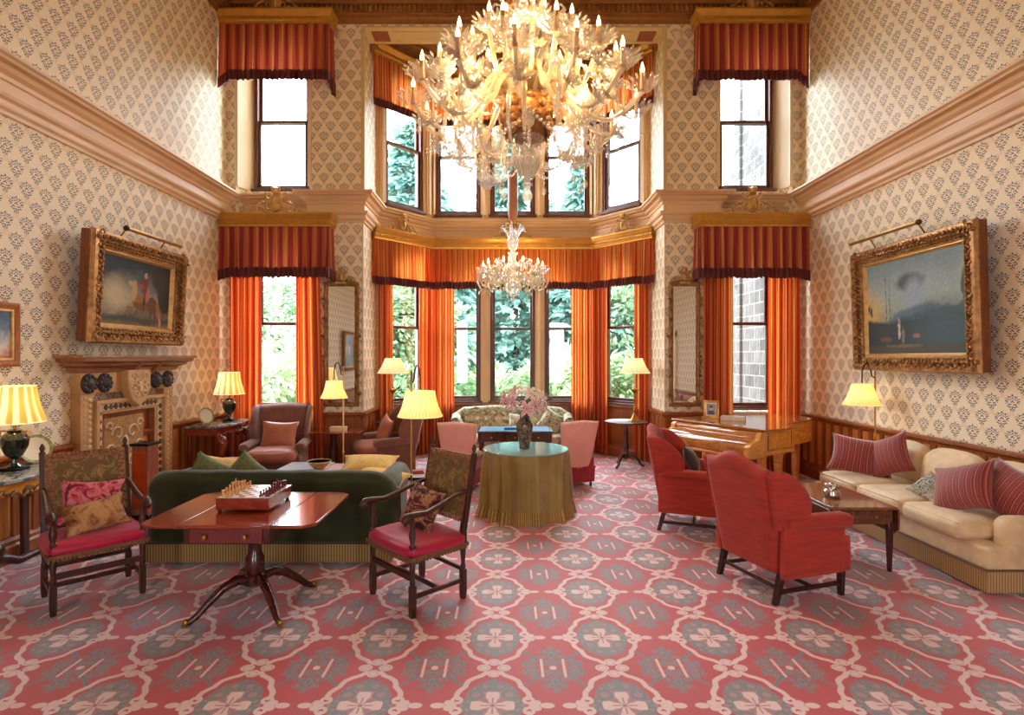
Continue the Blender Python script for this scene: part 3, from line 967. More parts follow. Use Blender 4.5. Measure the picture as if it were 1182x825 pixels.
def canvas_mat(name, kind):
    m = NT(name)
    x, y, z = m.xyz(m.tc())
    wx, wz = m.noise(16, 4, m.vec(x, z, 1.7)), m.noise(16, 4, m.vec(x, z, 5.3))
    k = .05 if kind in ('rider', 'hills') else .03
    p = m.vec(x + (wx - .5) * k, z + (wz - .5) * k)
    v = m.vec(x, z, 3.1 if kind == 'rider' else 7.7)
    n1, n2 = m.noise(3.2, 5, v, .6, .6), m.noise(14, 5, v, .7)
    n3 = m.noise(38, 4, v, .7)
    def put(c, d, col, w=.03):
        return m.mix((d + (n2 - .5) * .05).step(w), c, col)
    def ridge(h, amp, sc, seed):
        """below a noisy skyline of mean height h"""
        q = m.noise(sc, 5, m.vec(x, seed, seed), .6)
        return z - h - (q - .5) * amp
    if kind == 'rider':
        c = m.ramp(z * .9 + (n1 - .5) * .55 + .5, [(.1, C(110, 84, 50)), (.28, C(110, 98, 78)), (.40, C(178, 160, 124)), (.54, C(116, 118, 112)), (.72, C(50, 58, 66)), (.95, C(28, 32, 38))])
        c = put(c, m.ell(p, -.34, -.04, .18, .16) * .2, C(206, 186, 150), .25)
        c = put(c, m.ell(p, .50, .10, .15, .34) * .2, C(38, 32, 26), .06)
        c = put(c, m.ell(p, .40, .22, .16, .16) * .2, C(50, 42, 32), .06)
        c = put(c, ridge(-.27, .12, 3, 1.), C(62, 70, 62), .04)
        c = put(c, ridge(-.33, .10, 4, 4.), C(132, 98, 56), .05)
        for e, col in (((.10, -.11, .17, .085), C(124, 70, 34)), ((.27, -.12, .09, .10), C(104, 56, 28)), ((.06, -.06, .10, .05), C(160, 100, 52)), ((-.05, .03, .045, .12), C(196, 160, 116)), ((-.10, .10, .05, .03), C(196, 162, 120)),
                       ((-.12, -.17, .055, .016), C(150, 92, 48)), ((-.15, -.22, .015, .05), C(150, 92, 48)), ((.0, -.22, .016, .075), C(112, 60, 30)), ((.24, -.26, .02, .09), C(92, 48, 24)), ((.33, -.24, .018, .1), C(96, 50, 26)), ((.37, -.14, .03, .10), C(150, 96, 50)),
                       ((.13, .09, .05, .11), C(124, 44, 38)), ((.14, .22, .025, .035), C(206, 164, 130)), ((.14, .265, .05, .016), C(40, 38, 44)), ((.18, .02, .035, .09), C(186, 110, 92)), ((.05, .09, .06, .018), C(160, 80, 64)), ((.12, -.10, .02, .07), C(48, 34, 30)),
                       ((.42, -.30, .02, .09), C(196, 150, 116)), ((.45, -.24, .022, .05), C(150, 60, 44)), ((.17, -.33, .15, .02), C(70, 62, 46))):
            c = put(c, m.ell(p, *e) * min(e[2], e[3]), col, .012)
    elif kind == 'hills':
        c = m.ramp(z * .78 + (n1 - .5) * .30 + .5, [(.12, C(30, 40, 44)), (.36, C(96, 118, 128)), (.46, C(160, 170, 160)), (.64, C(158, 178, 180)), (.9, C(124, 146, 152))])
        c = put(c, m.ell(p, -.70, -.06, .22, .24) * .2, C(214, 178, 96), .28)
        c = put(c, m.ell(p, -.02, .26, .20, .10) * .2, C(84, 90, 96), .10)
        c = put(c, m.ell(p, .04, .10, .14, .20) * .2, C(156, 172, 190), .14)
        c = put(c, ridge(.02, .34, 2.2, 2.) + (x - .3).ab() * .30, C(92, 116, 132), .05)
        c = put(c, ridge(-.10, .26, 3.1, 6.) - x * .10, C(64, 88, 104), .04)
        c = put(c, ridge(-.16, .30, 3.6, 9.), C(40, 50, 56), .04)
        c = put(c, m.ell(p, .78, .14, .12, .22) * .2, C(64, 62, 66), .04)
        c = put(c, m.ell(p, .48, -.30, .40, .26) * .2, C(58, 88, 100), .25)
        c = put(c, ridge(-.44, .08, 5, 3.), C(74, 68, 58), .05)
        for e, col in (((-.70, .0, .016, .05), C(50, 46, 44)), ((-.66, -.02, .02, .06), C(44, 42, 42)), ((-.40, .08, .005, .2), C(60, 66, 72)), ((-.34, .06, .004, .17), C(70, 76, 82)), ((-.20, -.27, .022, .10), C(196, 188, 182)), ((-.20, -.15, .014, .018), C(186, 150, 130)), ((-.28, -.34, .055, .06), C(40, 46, 70)),
                       ((-.14, -.32, .025, .08), C(126, 116, 118)), ((-.42, -.37, .10, .03), C(104, 76, 60)), ((.06, -.34, .06, .022), C(160, 108, 94)), ((-.12, -.45, .26, .016), C(112, 98, 80))):
            c = put(c, m.ell(p, *e) * min(e[2], e[3]), col, .012)
    elif kind == 'portrait':
        c = m.ramp(z * .5 + n1 * .5 + .2, [(.2, C(52, 48, 44)), (.8, C(110, 106, 96))])
        for e, col in (((0, -.32, .34, .34), C(40, 40, 46)), ((0, .12, .10, .14), C(206, 176, 150)), ((0, .22, .12, .09), C(70, 56, 44)), ((0, -.02, .06, .07), C(220, 210, 196))):
            c = put(c, m.ell(p, *e) * .1, col, .02)
    else:
        c = m.ramp(z * 1.2 + (n1 - .5) * .8 + .5, [(.1, C(120, 70, 46)), (.3, C(206, 120, 90)), (.45, C(222, 214, 204)), (.6, C(120, 140, 170)), (.85, C(60, 86, 120))])
    c = m.mix(((n3 - .38) * 1.6).m('ADD', 0., clamp=True) * .55, c, C(24, 22, 20))
    m.set('Base Color', c).set('Roughness', .38).set('Specular IOR Level', .4 if kind == 'hills' else .22)
    m.bump(n3, .15)
    return m.mat

def picture(name, label, X, y0, y1, z0, z1, kind, fw, dep, side, tilt=.0, seed=1):
    w, h = y1 - y0, z1 - z0
    t = thing(name, label, 'painting', (X, (y0 + y1) / 2, (z0 + z1) / 2), face(side, 0))
    t.rotation_euler = (tilt, 0, face(side, 0))
    ornate_frame(t, w, h, fw, dep, seed)
    b = MB(); b.box(-w / 2 + fw * .85, w / 2 - fw * .85, -dep * .36, -dep * .3, -h / 2 + fw * .85, h / 2 - fw * .85)
    b.build('canvas', canvas_mat('canvas_' + kind, kind), t, smooth=0)
    b = MB(); b.box(-w / 2 + fw * .4, w / 2 - fw * .4, -.02, 0, -h / 2 + fw * .4, h / 2 - fw * .4)
    b.build('backing_board', M_FRAMES, t, smooth=0)
    if abs(tilt) > 0:
        for s in (-1, 1):
            b = MB(); b.tube([(s * w * .3, -.02, h * .42), (s * w * .3, .06 + tilt * h * .45, h * .42)], .012, 6); b.build('hanging_bracket', M_BRASS, t)
            b = MB(); b.box(s * w * .3 - .04, s * w * .3 + .04, 0, .20 - tilt * h * .5, -h * .47, -h * .41); b.build('lower_batten', M_FRAMES, t)
    return t

def picture_light(label, X, y0, y1, z, side, ybr):
    t = thing('picture_light', label, 'picture light')
    x = X + side * .26
    b = MB(); b.tube([(x, y0, z), (x, y1, z)], .022, 10)
    b.build('tube_shade', M_BRASS, t)
    b = MB(); b.ball(x, y0, z, .032)
    b.build('end_knob', simple('dark_bronze', C(70, 44, 28), .4, .7), t)
    for y in ybr:
        b = MB(); b.tube([(X + side * .0, y + .08, z - .09), (X + side * .10, y + .06, z + .03), (X + side * .2, y + .02, z + .045), (x, y, z + .01)], .009, 6)
        b.build('bracket_arm', M_BRASS, t)

picture('horse_painting', 'gilt framed painting of a rider on a rearing horse above the mantelpiece', XL + .12, 5.46, 7.03, 1.97, 3.10, 'rider', .21, .16, 1, .05, 3)
picture_light('slim brass picture light over the rider painting', XL, 5.95, 6.95, 3.21, 1, (6.1, 6.8))
picture('landscape_painting', 'large gilt framed landscape with blue hills above the cream sofa', XR - .11, 5.12, 6.95, 1.66, 3.10, 'hills', .20, .14, -1, .03, 5)
picture_light('slim brass picture light over the large landscape painting', XR, 5.8, 6.95, 3.24, -1, (5.95, 6.75))
picture('portrait_painting', 'dark portrait in a gilt frame mirrored in the pier glass', XL + .03, 1.5, 2.6, 1.45, 2.5, 'portrait', .11, .07, 1, 0, 6)
# small picture cut by the picture edge
t = thing('small_painting', 'small brown framed painting beside the mantelpiece, cut by the picture edge', 'painting', (XL + .02, 4.52, 2.02 - .02), face(1, 0))
b = MB(); ring_profile(b, .72, .56, [(0, 0), (0, .035), (.02, .045), (.05, .035), (.055, .02)]); b.build('frame', wood('oak_frame', C(140, 74, 26), C(190, 116, 48), .35), t)
b = MB(); ring_profile(b, .61, .45, [(0, .02), (0, .03), (.02, .03), (.022, .015)]); b.build('mount', M_FRAMEL, t)
b = MB(); b.box(-.29, .29, -.016, -.004, -.215, .215); b.build('canvas', canvas_mat('canvas_coast', 'coast'), t, smooth=0)

M_MIRROR = NT('mirror_silver').set('Base Color', C(226, 222, 212)).set('Metallic', 1.).set('Roughness', .015).mat
def pier_glass(label, x0, x1, z0, z1):
    w, h = x1 - x0, z1 - z0
    t = thing('pier_glass', label, 'mirror', ((x0 + x1) / 2, YB - .002, (z0 + z1) / 2))
    b = MB(); ring_profile(b, w, h, [(0, 0), (0, .035), (.02, .055), (.05, .045), (.065, .02)])
    f = b.build('frame', M_GILTD, t, smooth=40)
    rr = random.Random(4)
    b = MB()
    for sg in (-1, 1):
        n = 13
        for i in range(n):
            z = -h / 2 + (i + .5) * h / n
            b.at(sg * (w / 2 - .02 + .012 * sin(i * 2.)), -.05, z, 0, pi / 2 + rr.uniform(-.5, .5))
            b.ball(0, 0, 0, .065, .022, .02, 8, 5)
            if i % 2: b.ball(.03, -.01, sg * .03, .025, .02, .03, 6, 4)
    for i in range(7):
        b.at(-w / 2 + (i + .5) * w / 7, -.05, -h / 2 + .03, 0, rr.uniform(-.5, .5)); b.ball(0, 0, 0, .05, .022, .022, 8, 5)
        b.at(-w / 2 + (i + .5) * w / 7, -.05, h / 2 - .02 + .03 * sin(pi * (i + .5) / 7), 0, rr.uniform(-.5, .5)); b.ball(0, 0, 0, .05, .022, .025, 8, 5)
    b.at()
    b.build('carved_leaves', M_GILTD, f, smooth=60)
    crest(t, 0, -.045, h / 2 - .02, 0, .58)
    b = MB(); b.box(-w / 2 + .05, w / 2 - .05, -.022, -.012, -h / 2 + .05, h / 2 - .05)
    b.build('mirror_plate', M_MIRROR, t, smooth=0)
pier_glass('tall gilt pier glass on the wall between fireplace window and bay', -2.86, -2.32, 1.03, 2.98)
pier_glass('tall gilt pier glass on the wall between bay and piano window', 2.56, 3.04, 1.03, 2.98)
# ------------------------------------------------------------------ chandeliers
CRYS = mixed('crystal_glass', (.93, .91, .88, 1), .50, .26, .30, .06)
CRYSW = mixed('milky_crystal', (1, .86, .66, 1), .35, .36, .32, .1)
AMBER = mixed('amber_glass', (.95, .70, .40, 1), .22, .55, .3, .12)
M_BRONZE = simple('bronze_floral', C(150, 104, 62), .45, .5, var=.4, scale=20, bump=.4, bscale=40)
M_CANDLE = simple('gilt_candle', C(206, 150, 76), .35, .5)
def emis(name, col, k):
    m = NT(name)
    m.set('Base Color', col).set('Emission Color', col).set('Emission Strength', k)
    return m.mat
FLAME = emis('lit_flame_bulb', (1, .66, .28, 1), 10.)

def ruffle_cup(r, h):
    """flower-shaped glass drip cup with toothed rim, local origin at its base"""
    b = MB()
    def fn(u, v):
        a = 2 * pi * u
        rr = .015 + (r - .015) * v ** .8 * (1 + .16 * v * cos(9 * a))
        return (rr * cos(a), rr * sin(a), h * v ** 1.6 + .018 * v * cos(9 * a + .5))
    b.grid(fn, 54, 5, cu=True)
    n = 14
    for i in range(n):
        a = 2 * pi * i / n
        b.at(r * .9 * cos(a), r * .9 * sin(a), h * .85, 0, -.5, a)
        b.ball(.03, 0, .01, .032, .013, .010, 6, 4)
    b.at()
    return b

def petal_flower(n=7, r=.075):
    b = MB()
    for i in range(n):
        a = 2 * pi * i / n
        b.at(0, 0, 0, 0, -.45, a)
        b.ball(r * .55, 0, 0, r * .5, r * .24, r * .08, 8, 5)
    b.at(0, 0, .01); b.ball(0, 0, 0, r * .22, seg=8, rings=6)
    b.at()
    return b

def chandelier(label, x, y, zc, tiers, k, ztop, stem_mat, big=True):
    t = thing('chandelier', label, 'chandelier', (x, y, zc))
    # central shaft
    b = MB()
    if big:
        b.lathe([(.0, -.80), (.035, -.79), (.05, -.74), (.035, -.70), (.02, -.68), (.03, -.66), (.05, -.64), (.02, -.60)], 16)
        b.build('drop_finial', CRYS, t)
        b = MB(); b.lathe([(.02, -.62), (.05, -.58), (.08, -.50), (.115, -.42), (.10, -.38), (.07, -.34), (.08, -.30), (.13, -.27), (.16, -.22), (.14, -.20)], 24)
        for i in range(16):
            a = 2 * pi * i / 16
            b.tube([(.055 * cos(a), .055 * sin(a), -.57), (.092 * cos(a), .092 * sin(a), -.49), (.122 * cos(a), .122 * sin(a), -.41)], .010, 5)
        b.build('ribbed_bowl', CRYS, t)
        b = MB(); b.lathe([(.06, -.26), (.14, -.22), (.22, -.10), (.25, .02), (.22, .12), (.12, .18)], 24)
        rr = random.Random(2)
        for i in range(70):
            a, z = rr.uniform(0, 2 * pi), rr.uniform(-.20, .14)
            r = .24 - abs(z) * .25
            b.at(r * cos(a), r * sin(a), z, rr.uniform(-.6, .6), rr.uniform(-.6, .6), a)
            b.ball(0, 0, 0, .03, .055, .05, 6, 4)
        b.at()
        b.build('bronze_flower_body', M_BRONZE, t, smooth=60)
        b = MB(); b.lathe([(.05, .16), (.16, .19), (.24, .24), (.27, .31), (.20, .33), (.08, .34)], 24)
        for i in range(40):
            a = 2 * pi * i / 40 + .1 * (i % 3)
            z = .20 + .035 * (i % 4)
            b.at(.25 * cos(a), .25 * sin(a), z, 0, -.3, a); b.ball(.02, 0, 0, .05, .035, .03, 6, 4)
        b.at()
        b.build('amber_leaf_bowl', AMBER, t, smooth=60)
        b = MB(); b.lathe([(.05, .32), (.04, .45), (.09, .55), (.13, .66), (.11, .76), (.06, .84), (.05, .95), (.08, 1.0)], 20)
        b.build('glass_baluster', CRYS, t)
        b = MB(); b.lathe([(.05, .92), (.17, .95), (.21, 1.0), (.19, 1.06), (.10, 1.12), (.05, 1.16)], 24)
        for i in range(36):
            a = 2 * pi * i / 36
            b.ball(.19 * cos(a), .19 * sin(a), .98 + .03 * (i % 3), .035, .035, .03, 6, 4)
        b.build('bronze_flower_dome', M_BRONZE, t, smooth=60)
    else:
        b = MB(); b.lathe([(.0, -.36), (.03, -.34), (.02, -.28), (.10, -.22), (.16, -.12), (.13, -.05), (.05, 0), (.07, .10), (.12, .2), (.10, .28), (.04, .36), (.06, .42), (.09, .46), (.03, .5), (.09, .56), (.11, .66), (.05, .78), (.03, .86)], 20)
        b.build('glass_baluster', CRYS, t)
        b = MB(); b.lathe([(.04, 1.00), (.075, 1.05), (.085, 1.15), (.085, 1.80), (.03, 1.86)], 16)
        b.build('stem_sleeve', stem_mat, t)
    b = MB(); b.tube([(0, 0, .8 if not big else 1.1), (0, 0, ztop - zc - .12)], .018 * k + .006, 10)
    b.build('hanging_rod', M_BRASS, t)
    b = MB(); b.lathe([(.03, -.16), (.05, -.12), (.16, -.06), (.18, 0)], 20, 0, 0, ztop - zc)
    b.build('ceiling_rose', M_GILTD, t)
    # arms: one of each tier, then copies
    for (n, rad, zr, zcup, dip, off, cr) in tiers:
        b = MB()
        r0 = .12 * k
        pts = []
        for i in range(17):
            u = i / 16
            rr = r0 + (rad - r0) * u
            # rises from the hub, dips below the cup and turns up
            z = zr + (zcup - zr) * u ** 2 + .22 * k * sin(pi * min(1, u * 2.2)) * (1 - u) - dip * max(0, sin(pi * max(0, (u - .35) / .65))) ** 1.1
            pts.append((rr, 0, z))
        pts.append((rad, 0, zcup))
        b.tube(pts, .017 * k + .004, 8)
        # spiral thread round the arm
        arm = b.build('arm', CRYSW, t, smooth=60)
        cup = ruffle_cup(cr, cr * .55).build('drip_cup', CRYS, arm, smooth=60)
        cup.location = (rad, 0, zcup)
        b = MB(); b.lathe([(.012, 0), (.026, .01), (.02, .03), (.017, .12 * k + .02), (.022, .13 * k + .02)], 10)
        c2 = b.build('candle', M_CANDLE, arm); c2.location = (rad, 0, zcup + .01)
        b = MB(); b.lathe([(.008, 0), (.019, .02), (.017, .045), (.007, .08), (0, .10)], 8)
        f = b.build('flame_bulb', FLAME, arm); f.location = (rad, 0, zcup + .03 + .13 * k)
        fl = petal_flower(8, .10 * k).build('glass_flower', CRYSW, arm, smooth=60)
        fl.location = (rad * .82, .04, zcup - dip * .75); fl.rotation_euler = (0, .9, 0)
        # hanging crystal drops
        b = MB()
        for j in range(5):
            b.ball(0, 0, -j * .032 * k, .011 * k + .003, seg=6, rings=4)
        b.lathe([(0, -.12 * k), (.02 * k, -.10 * k), (.024 * k, -.07 * k), (0, -.02 * k)], 8, 0, 0, -.12 * k)
        dr = b.build('crystal_drop', CRYS, arm, smooth=60)
        dr.location = (rad * .95, 0, zcup - .02)
        arm.rotation_euler = (0, 0, off)
        for i in range(1, n):
            a = copy_tree(arm, t)
            a.rotation_euler = (0, 0, off + 2 * pi * i / n)
    # tall curled glass leaves
    b = MB()
    def leaf(u, v):
        w = .055 * k * sin(pi * min(1, u * .96 + .04)) ** .7
        a = (v - .5) * 2
        return (.08 + .26 * k * u ** 1.5, a * w, .62 * k * u - .10 * k * u ** 3 + .035 * a * a)
    b.grid(leaf, 12, 6)
    b.tube([(.30 * k + .05, 0, .47 * k), (.36 * k + .04, 0, .52 * k), (.36 * k, 0, .58 * k), (.30 * k, 0, .59 * k)], [.014, .011, .009, .005], 6)
    lf = b.build('glass_leaf', CRYS, t, smooth=90, solid=.006)
    lf.location = (0, 0, .30 if big else .14)
    if not big: lf.scale = (1.25, 1.1, .6)
    nl = 10 if big else 7
    for i in range(1, nl):
        c = lf.copy(); COL.objects.link(c); c.rotation_euler = (0, 0, 2 * pi * i / nl)
    if big:
        for i in range(6):
            c = lf.copy(); COL.objects.link(c); c.rotation_euler = (0, 0, .3 + 2 * pi * i / 6); c.location = (0, 0, .86); c.scale = (.9, .8, .7)
    else:
        for i in range(6):
            c = lf.copy(); COL.objects.link(c); c.rotation_euler = (0, 0, .3 + 2 * pi * i / 6); c.location = (0, 0, .60); c.scale = (.8, 1.1, .85)
    # swags of beads and a skirt of small glass flowers
    if big:
        for i in range(8):
            a0, a1 = 2 * pi * i / 8, 2 * pi * (i + 1) / 8
            b = MB()
            for r0, z0, r1, sag in ((.24, -.1, .62, .30), ):
                for j in range(22):
                    u = j / 21
                    rr = r0 + (r1 - r0) * u
                    z = z0 - .12 * u - sag * sin(pi * u)
                    b.ball(rr * cos(a0), rr * sin(a0), z, .016, seg=6, rings=4)
                for j in range(18):
                    u = j / 17
                    a = a0 + (a1 - a0) * u
                    b.ball(.62 * cos(a), .62 * sin(a), -.22 - .17 * sin(pi * u), .015, seg=6, rings=4)
            b.lathe([(0, -.16), (.03, -.13), (.038, -.09), (.015, -.04), (.02, -.02), (0, 0)], 10, .62 * cos(a0), .62 * sin(a0), -.22)
            b.build('bead_swag', CRYS, t, smooth=60)
        for i in range(18):
            a = 2 * pi * i / 18 + .1
            b = MB(); b.at(0, 0, 0, rz=a)
            r = (.42, .62, .80)[i % 3]
            z = (-.05, -.02, .02)[i % 3]
            b.tube([(r - .2, 0, z + .14), (r - .06, 0, z + .17), (r, 0, z + .05), (r + .01, 0, z - .15), (r - .04, 0, z - .30), (r - .10, 0, z - .33), (r - .12, 0, z - .27)], [.012, .016, .019, .020, .017, .012, .006], 7)
            for j in range(4): b.ball(r + .015, 0, z - .34 - .035 * j, .013, seg=6, rings=4)
            b.lathe([(0, -.10), (.022, -.08), (.026, -.05), (0, 0)], 8, r + .015, 0, z - .47)
            b.build('glass_curl', CRYSW if i % 2 else CRYS, t, smooth=60)
        rr = random.Random(8)
        proto = petal_flower(8, .11).build('glass_flower', CRYS, t, smooth=60)
        proto.location = (.5, 0, -.05)
        for i in range(54):
            c = proto.copy(); COL.objects.link(c)
            a = rr.uniform(0, 2 * pi); z = rr.uniform(-.38, .42); r = rr.uniform(.55, 1.0) * (1.0 - .75 * max(0, z))
            c.location = (r * cos(a), r * sin(a), z)
            c.rotation_euler = (rr.uniform(-.6, .6), rr.uniform(-.2, 1.2), a)
            s = rr.uniform(.8, 1.4); c.scale = (s, s, s)
    else:
        proto = petal_flower(8, .10).build('glass_flower', CRYSW, t, smooth=60)
        for i in range(22):
            c = proto if i == 0 else proto.copy()
            if i: COL.objects.link(c)
            a = 2 * pi * i / 22
            r = .50 if i % 2 else .38
            c.location = (r * cos(a), r * sin(a), -.02 + .05 * (i % 3)); c.rotation_euler = (0, .9, a)
        for i in range(20):
            a = 2 * pi * i / 20 + .15
            b = MB(); b.at(0, 0, 0, rz=a)
            r = .56 if i % 2 else .44
            b.tube([(r - .12, 0, .14), (r - .02, 0, .19), (r + .05, 0, .12), (r + .045, 0, -.02), (r, 0, -.12), (r - .06, 0, -.16), (r - .09, 0, -.11), (r - .06, 0, -.08)], [.014, .016, .018, .018, .016, .013, .010, .007], 6)
            b.ball(r + .02, 0, -.20, .016, .016, .035, 8, 6)
            b.build('glass_curl', CRYSW, t, smooth=60)
    return t

big = chandelier('huge tiered glass chandelier with lit candles hanging in the middle of the room', .19, 5.0, 4.02,
    [(14, 1.03, .05, .04, .20, .1, .125), (12, .80, .18, .30, .22, .25, .125), (8, .50, .30, .55, .20, .05, .12), (6, .20, .60, .74, .10, .3, .11)], 1.0, ZC, M_BRONZE)
for i in range(6):
    a = pi / 6 + i * pi / 3
    point('chandelier_light', (.62 * cos(a), .62 * sin(a), .30), 25, (1, .62, .26), .06, big)
point('chandelier_light', (0, 0, -1.0), 14, (1, .72, .4), .08, big)
small = chandelier('small white glass chandelier hanging in front of the bay windows', .11, 9.2, 3.10,
    [(10, .50, .02, .12, .12, .0, .09)], .62, 7.5, simple('pink_sleeve', C(176, 128, 104), .5), False)
for i in range(3):
    a = .5 + i * 2 * pi / 3
    point('chandelier_light', (.35 * cos(a), .35 * sin(a), .35), 9, (1, .66, .30), .05, small)
# ------------------------------------------------------------------ furniture materials
M_DKOAK = wood('dark_carved_oak', C(38, 18, 12), C(88, 44, 28), .32, (18, 18, 2))
M_MAHOG = wood('polished_mahogany', C(98, 30, 16), C(164, 66, 34), .14, (2, 14, 14), .5)
M_MAHOGD = wood('dark_mahogany', C(40, 12, 10), C(92, 34, 24), .22, (10, 10, 2), .3)
M_REDWOOD = wood('red_lacquered_wood', C(120, 34, 22), C(168, 58, 34), .2, (6, 6, 10), .3)
M_WALNUT = wood('satin_walnut', C(198, 116, 38), C(240, 172, 82), .18, (3, 3, 9), .5)
M_WALNUTT = wood('piano_lid_wood', C(150, 84, 34), C(206, 138, 70), .10, (3, 9, 3), .6)
M_CRIMSON = simple('crimson_velvet', C(176, 8, 58), .42, var=.2, scale=5, sheen=.15, bump=.1, bscale=120)
M_RED = simple('red_chenille', C(170, 46, 28), .75, var=.22, scale=5, sheen=.12, bump=.25, bscale=90, stretch=(1, 1, 6))
M_BROWN = simple('brown_wool', C(124, 74, 58), .75, var=.16, scale=9, sheen=.4, bump=.2, bscale=120)
M_BROWNL = simple('tan_leather_cushion', C(172, 100, 72), .5, var=.16, scale=6, sheen=.2, bump=.15, bscale=60)
M_GREEN = simple('dark_green_velvet', C(46, 50, 18), .6, var=.4, scale=4, spec=.2, sheen=.25, bump=.1, bscale=90)
M_CREAM = simple('cream_damask', C(224, 194, 148), .6, var=.12, scale=12, sheen=.3, bump=.2, bscale=40)
M_PINK = simple('pink_linen', C(238, 168, 154), .75, var=.06, scale=8, sheen=.3, bump=.1, bscale=150)
M_OLIVE = simple('olive_velvet_cloth', C(148, 122, 58), .6, var=.18, scale=5, sheen=.5, bump=.1, bscale=120)
M_BRAID = simple('braid', C(120, 78, 44), .7, var=.4, scale=60, bump=.5, bscale=120)
M_BLACK = simple('black_metal', C(26, 24, 24), .4, .6)
M_GLASSTOP = NT('glass_top').set('Base Color', C(150, 190, 190)).set('Roughness', .04).set('Specular IOR Level', .9).mat

def fringe_mat(name, c1, c2, n):
    m = NT(name)
    u, v, _ = m.xyz(E(m.t, m.new('UVMap').outputs[0]))
    t = (u * n).fr()
    m.set('Base Color', m.ramp(t, [(0, c2), (.3, c1), (.7, c1), (1, c2)])).set('Roughness', .8).set('Sheen Weight', .3)
    return m.mat
F_TAN = fringe_mat('tan_bullion_fringe', C(206, 166, 108), C(112, 78, 44), 1)
F_GOLD = fringe_mat('gold_bullion_fringe', C(168, 132, 72), C(50, 40, 22), 1)

def fringe(path, z0, z1, mat, parent, per=.02, amp=.006, closed=False, flare=.0, name='fringe'):
    P = list(path) + ([path[0]] if closed else [])
    at, L = along(P)
    n = max(4, int(L / per))
    def fn(u, v):
        p, nn, d = at(min(u, .99999) * L)
        a = amp * abs(sin(pi * n * u)) + flare * v
        q = p - nn * a
        return (q.x, q.y, z1 + (z0 - z1) * v)
    b = MB(); b.grid(fn, n * 3, 3)
    b.U = [(u * n, v) for u, v in b.U]
    o = b.build(name, mat, parent, smooth=180)
    b = MB(); b.tube([(*(at(i / 40 * L)[0] - at(i / 40 * L)[1] * .006), z1) for i in range(41)] if not closed else [(p[0], p[1], z1) for p in P], .011, 6)
    b.build('braid', mat, o)
    return o

def tapestry_mat(name, cols, scale=9, seed=0.):
    m = NT(name)
    v = m.vm('ADD', m.tc(), (seed, seed * 2, 0))
    n = m.noise(scale, 4, v, .6, 1.6)
    k = len(cols)
    c = m.ramp(n, [(.28 + .44 * i / (k - 1), q) for i, q in enumerate(cols)])
    m.set('Base Color', c).set('Roughness', .85)
    m.bump(m.noise(180, 2), .3, .004)
    return m.mat
TAPES = tapestry_mat('olive_tapestry', [C(52, 36, 20), C(122, 84, 44), C(96, 88, 50), C(168, 124, 70), C(66, 52, 30)], 13)
IKAT = tapestry_mat('ikat_weave', [C(24, 14, 18), C(150, 20, 46), C(206, 120, 120), C(176, 24, 56), C(30, 18, 24), C(130, 16, 40)], 8, 3.)
HOUND = tapestry_mat('needlepoint_animal', [C(84, 50, 30), C(150, 96, 52), C(190, 140, 88), C(120, 66, 40)], 7, 5.)
KILIM = tapestry_mat('kilim_weave', [C(40, 16, 20), C(120, 70, 48), C(176, 126, 84), C(92, 26, 30), C(28, 16, 20), C(110, 40, 36)], 8, 8.)
FLORAL = tapestry_mat('green_floral_chintz', [C(40, 50, 34), C(104, 116, 84), C(206, 200, 172), C(120, 124, 92), C(60, 66, 46)], 8, 2.)
FLORALT = tapestry_mat('buttoned_chintz', [C(70, 66, 44), C(170, 158, 124), C(214, 204, 176), C(120, 110, 80)], 9, 6.)
BWFLOR = tapestry_mat('black_white_floral', [C(24, 24, 22), C(30, 30, 28), C(214, 206, 184), C(40, 40, 36), C(226, 218, 200)], 26, 1.)
GRNPIL = tapestry_mat('green_brocade', [C(60, 66, 34), C(112, 112, 66), C(86, 90, 48), C(140, 134, 90)], 9, 4.)
GOLDPIL = tapestry_mat('gold_silk', [C(176, 138, 62), C(214, 180, 106), C(196, 158, 80)], 6, 9.)

def stripe_pillow_mat():
    m = NT('striped_red_velvet')
    u, v, _ = m.xyz(E(m.t, m.new('UVMap').outputs[0]))
    c = m.ramp((u * 9).fr(), [(0, C(128, 36, 36)), (.20, C(184, 88, 70)), (.28, C(112, 28, 32)), (.5, C(162, 60, 50)), (.62, C(196, 122, 84)), (.68, C(118, 32, 34)), (.84, C(150, 50, 46))], 'CONSTANT')
    m.set('Base Color', c).set('Roughness', .7).set('Sheen Weight', .5)
    return m.mat
STRIPEP = stripe_pillow_mat()

def pillow(name, label, mat, loc, rot, w, h, t, group=None, piping=None, pinch=.13):
    """scatter cushion; local Z is its thin axis"""
    b = MB(); b.cushion(0, 0, 0, w, h, t, p=2.2, q=.6, seg=14, pinch=pinch)
    o = b.build(name, mat, smooth=180, weld=True)
    o.location, o.rotation_euler = loc, rot
    tag(o, label, 'cushion', group)
    if piping:
        pts = []
        for i in range(49):
            s = i / 48 * 4
            k, f = int(min(3.999, s)), (s if s < 4 else 3.999) % 1
            a = 2 * f - 1
            x, y = ((a, -1), (1, a), (-a, 1), (-1, -a))[k]
            pts.append((x * w / 2 * (1 - .07 * (1 - y * y)), y * h / 2 * (1 - .07 * (1 - x * x)), 0))
        b = MB(); b.tube(pts, .007, 6); b.build('piping', piping, o)
    return o

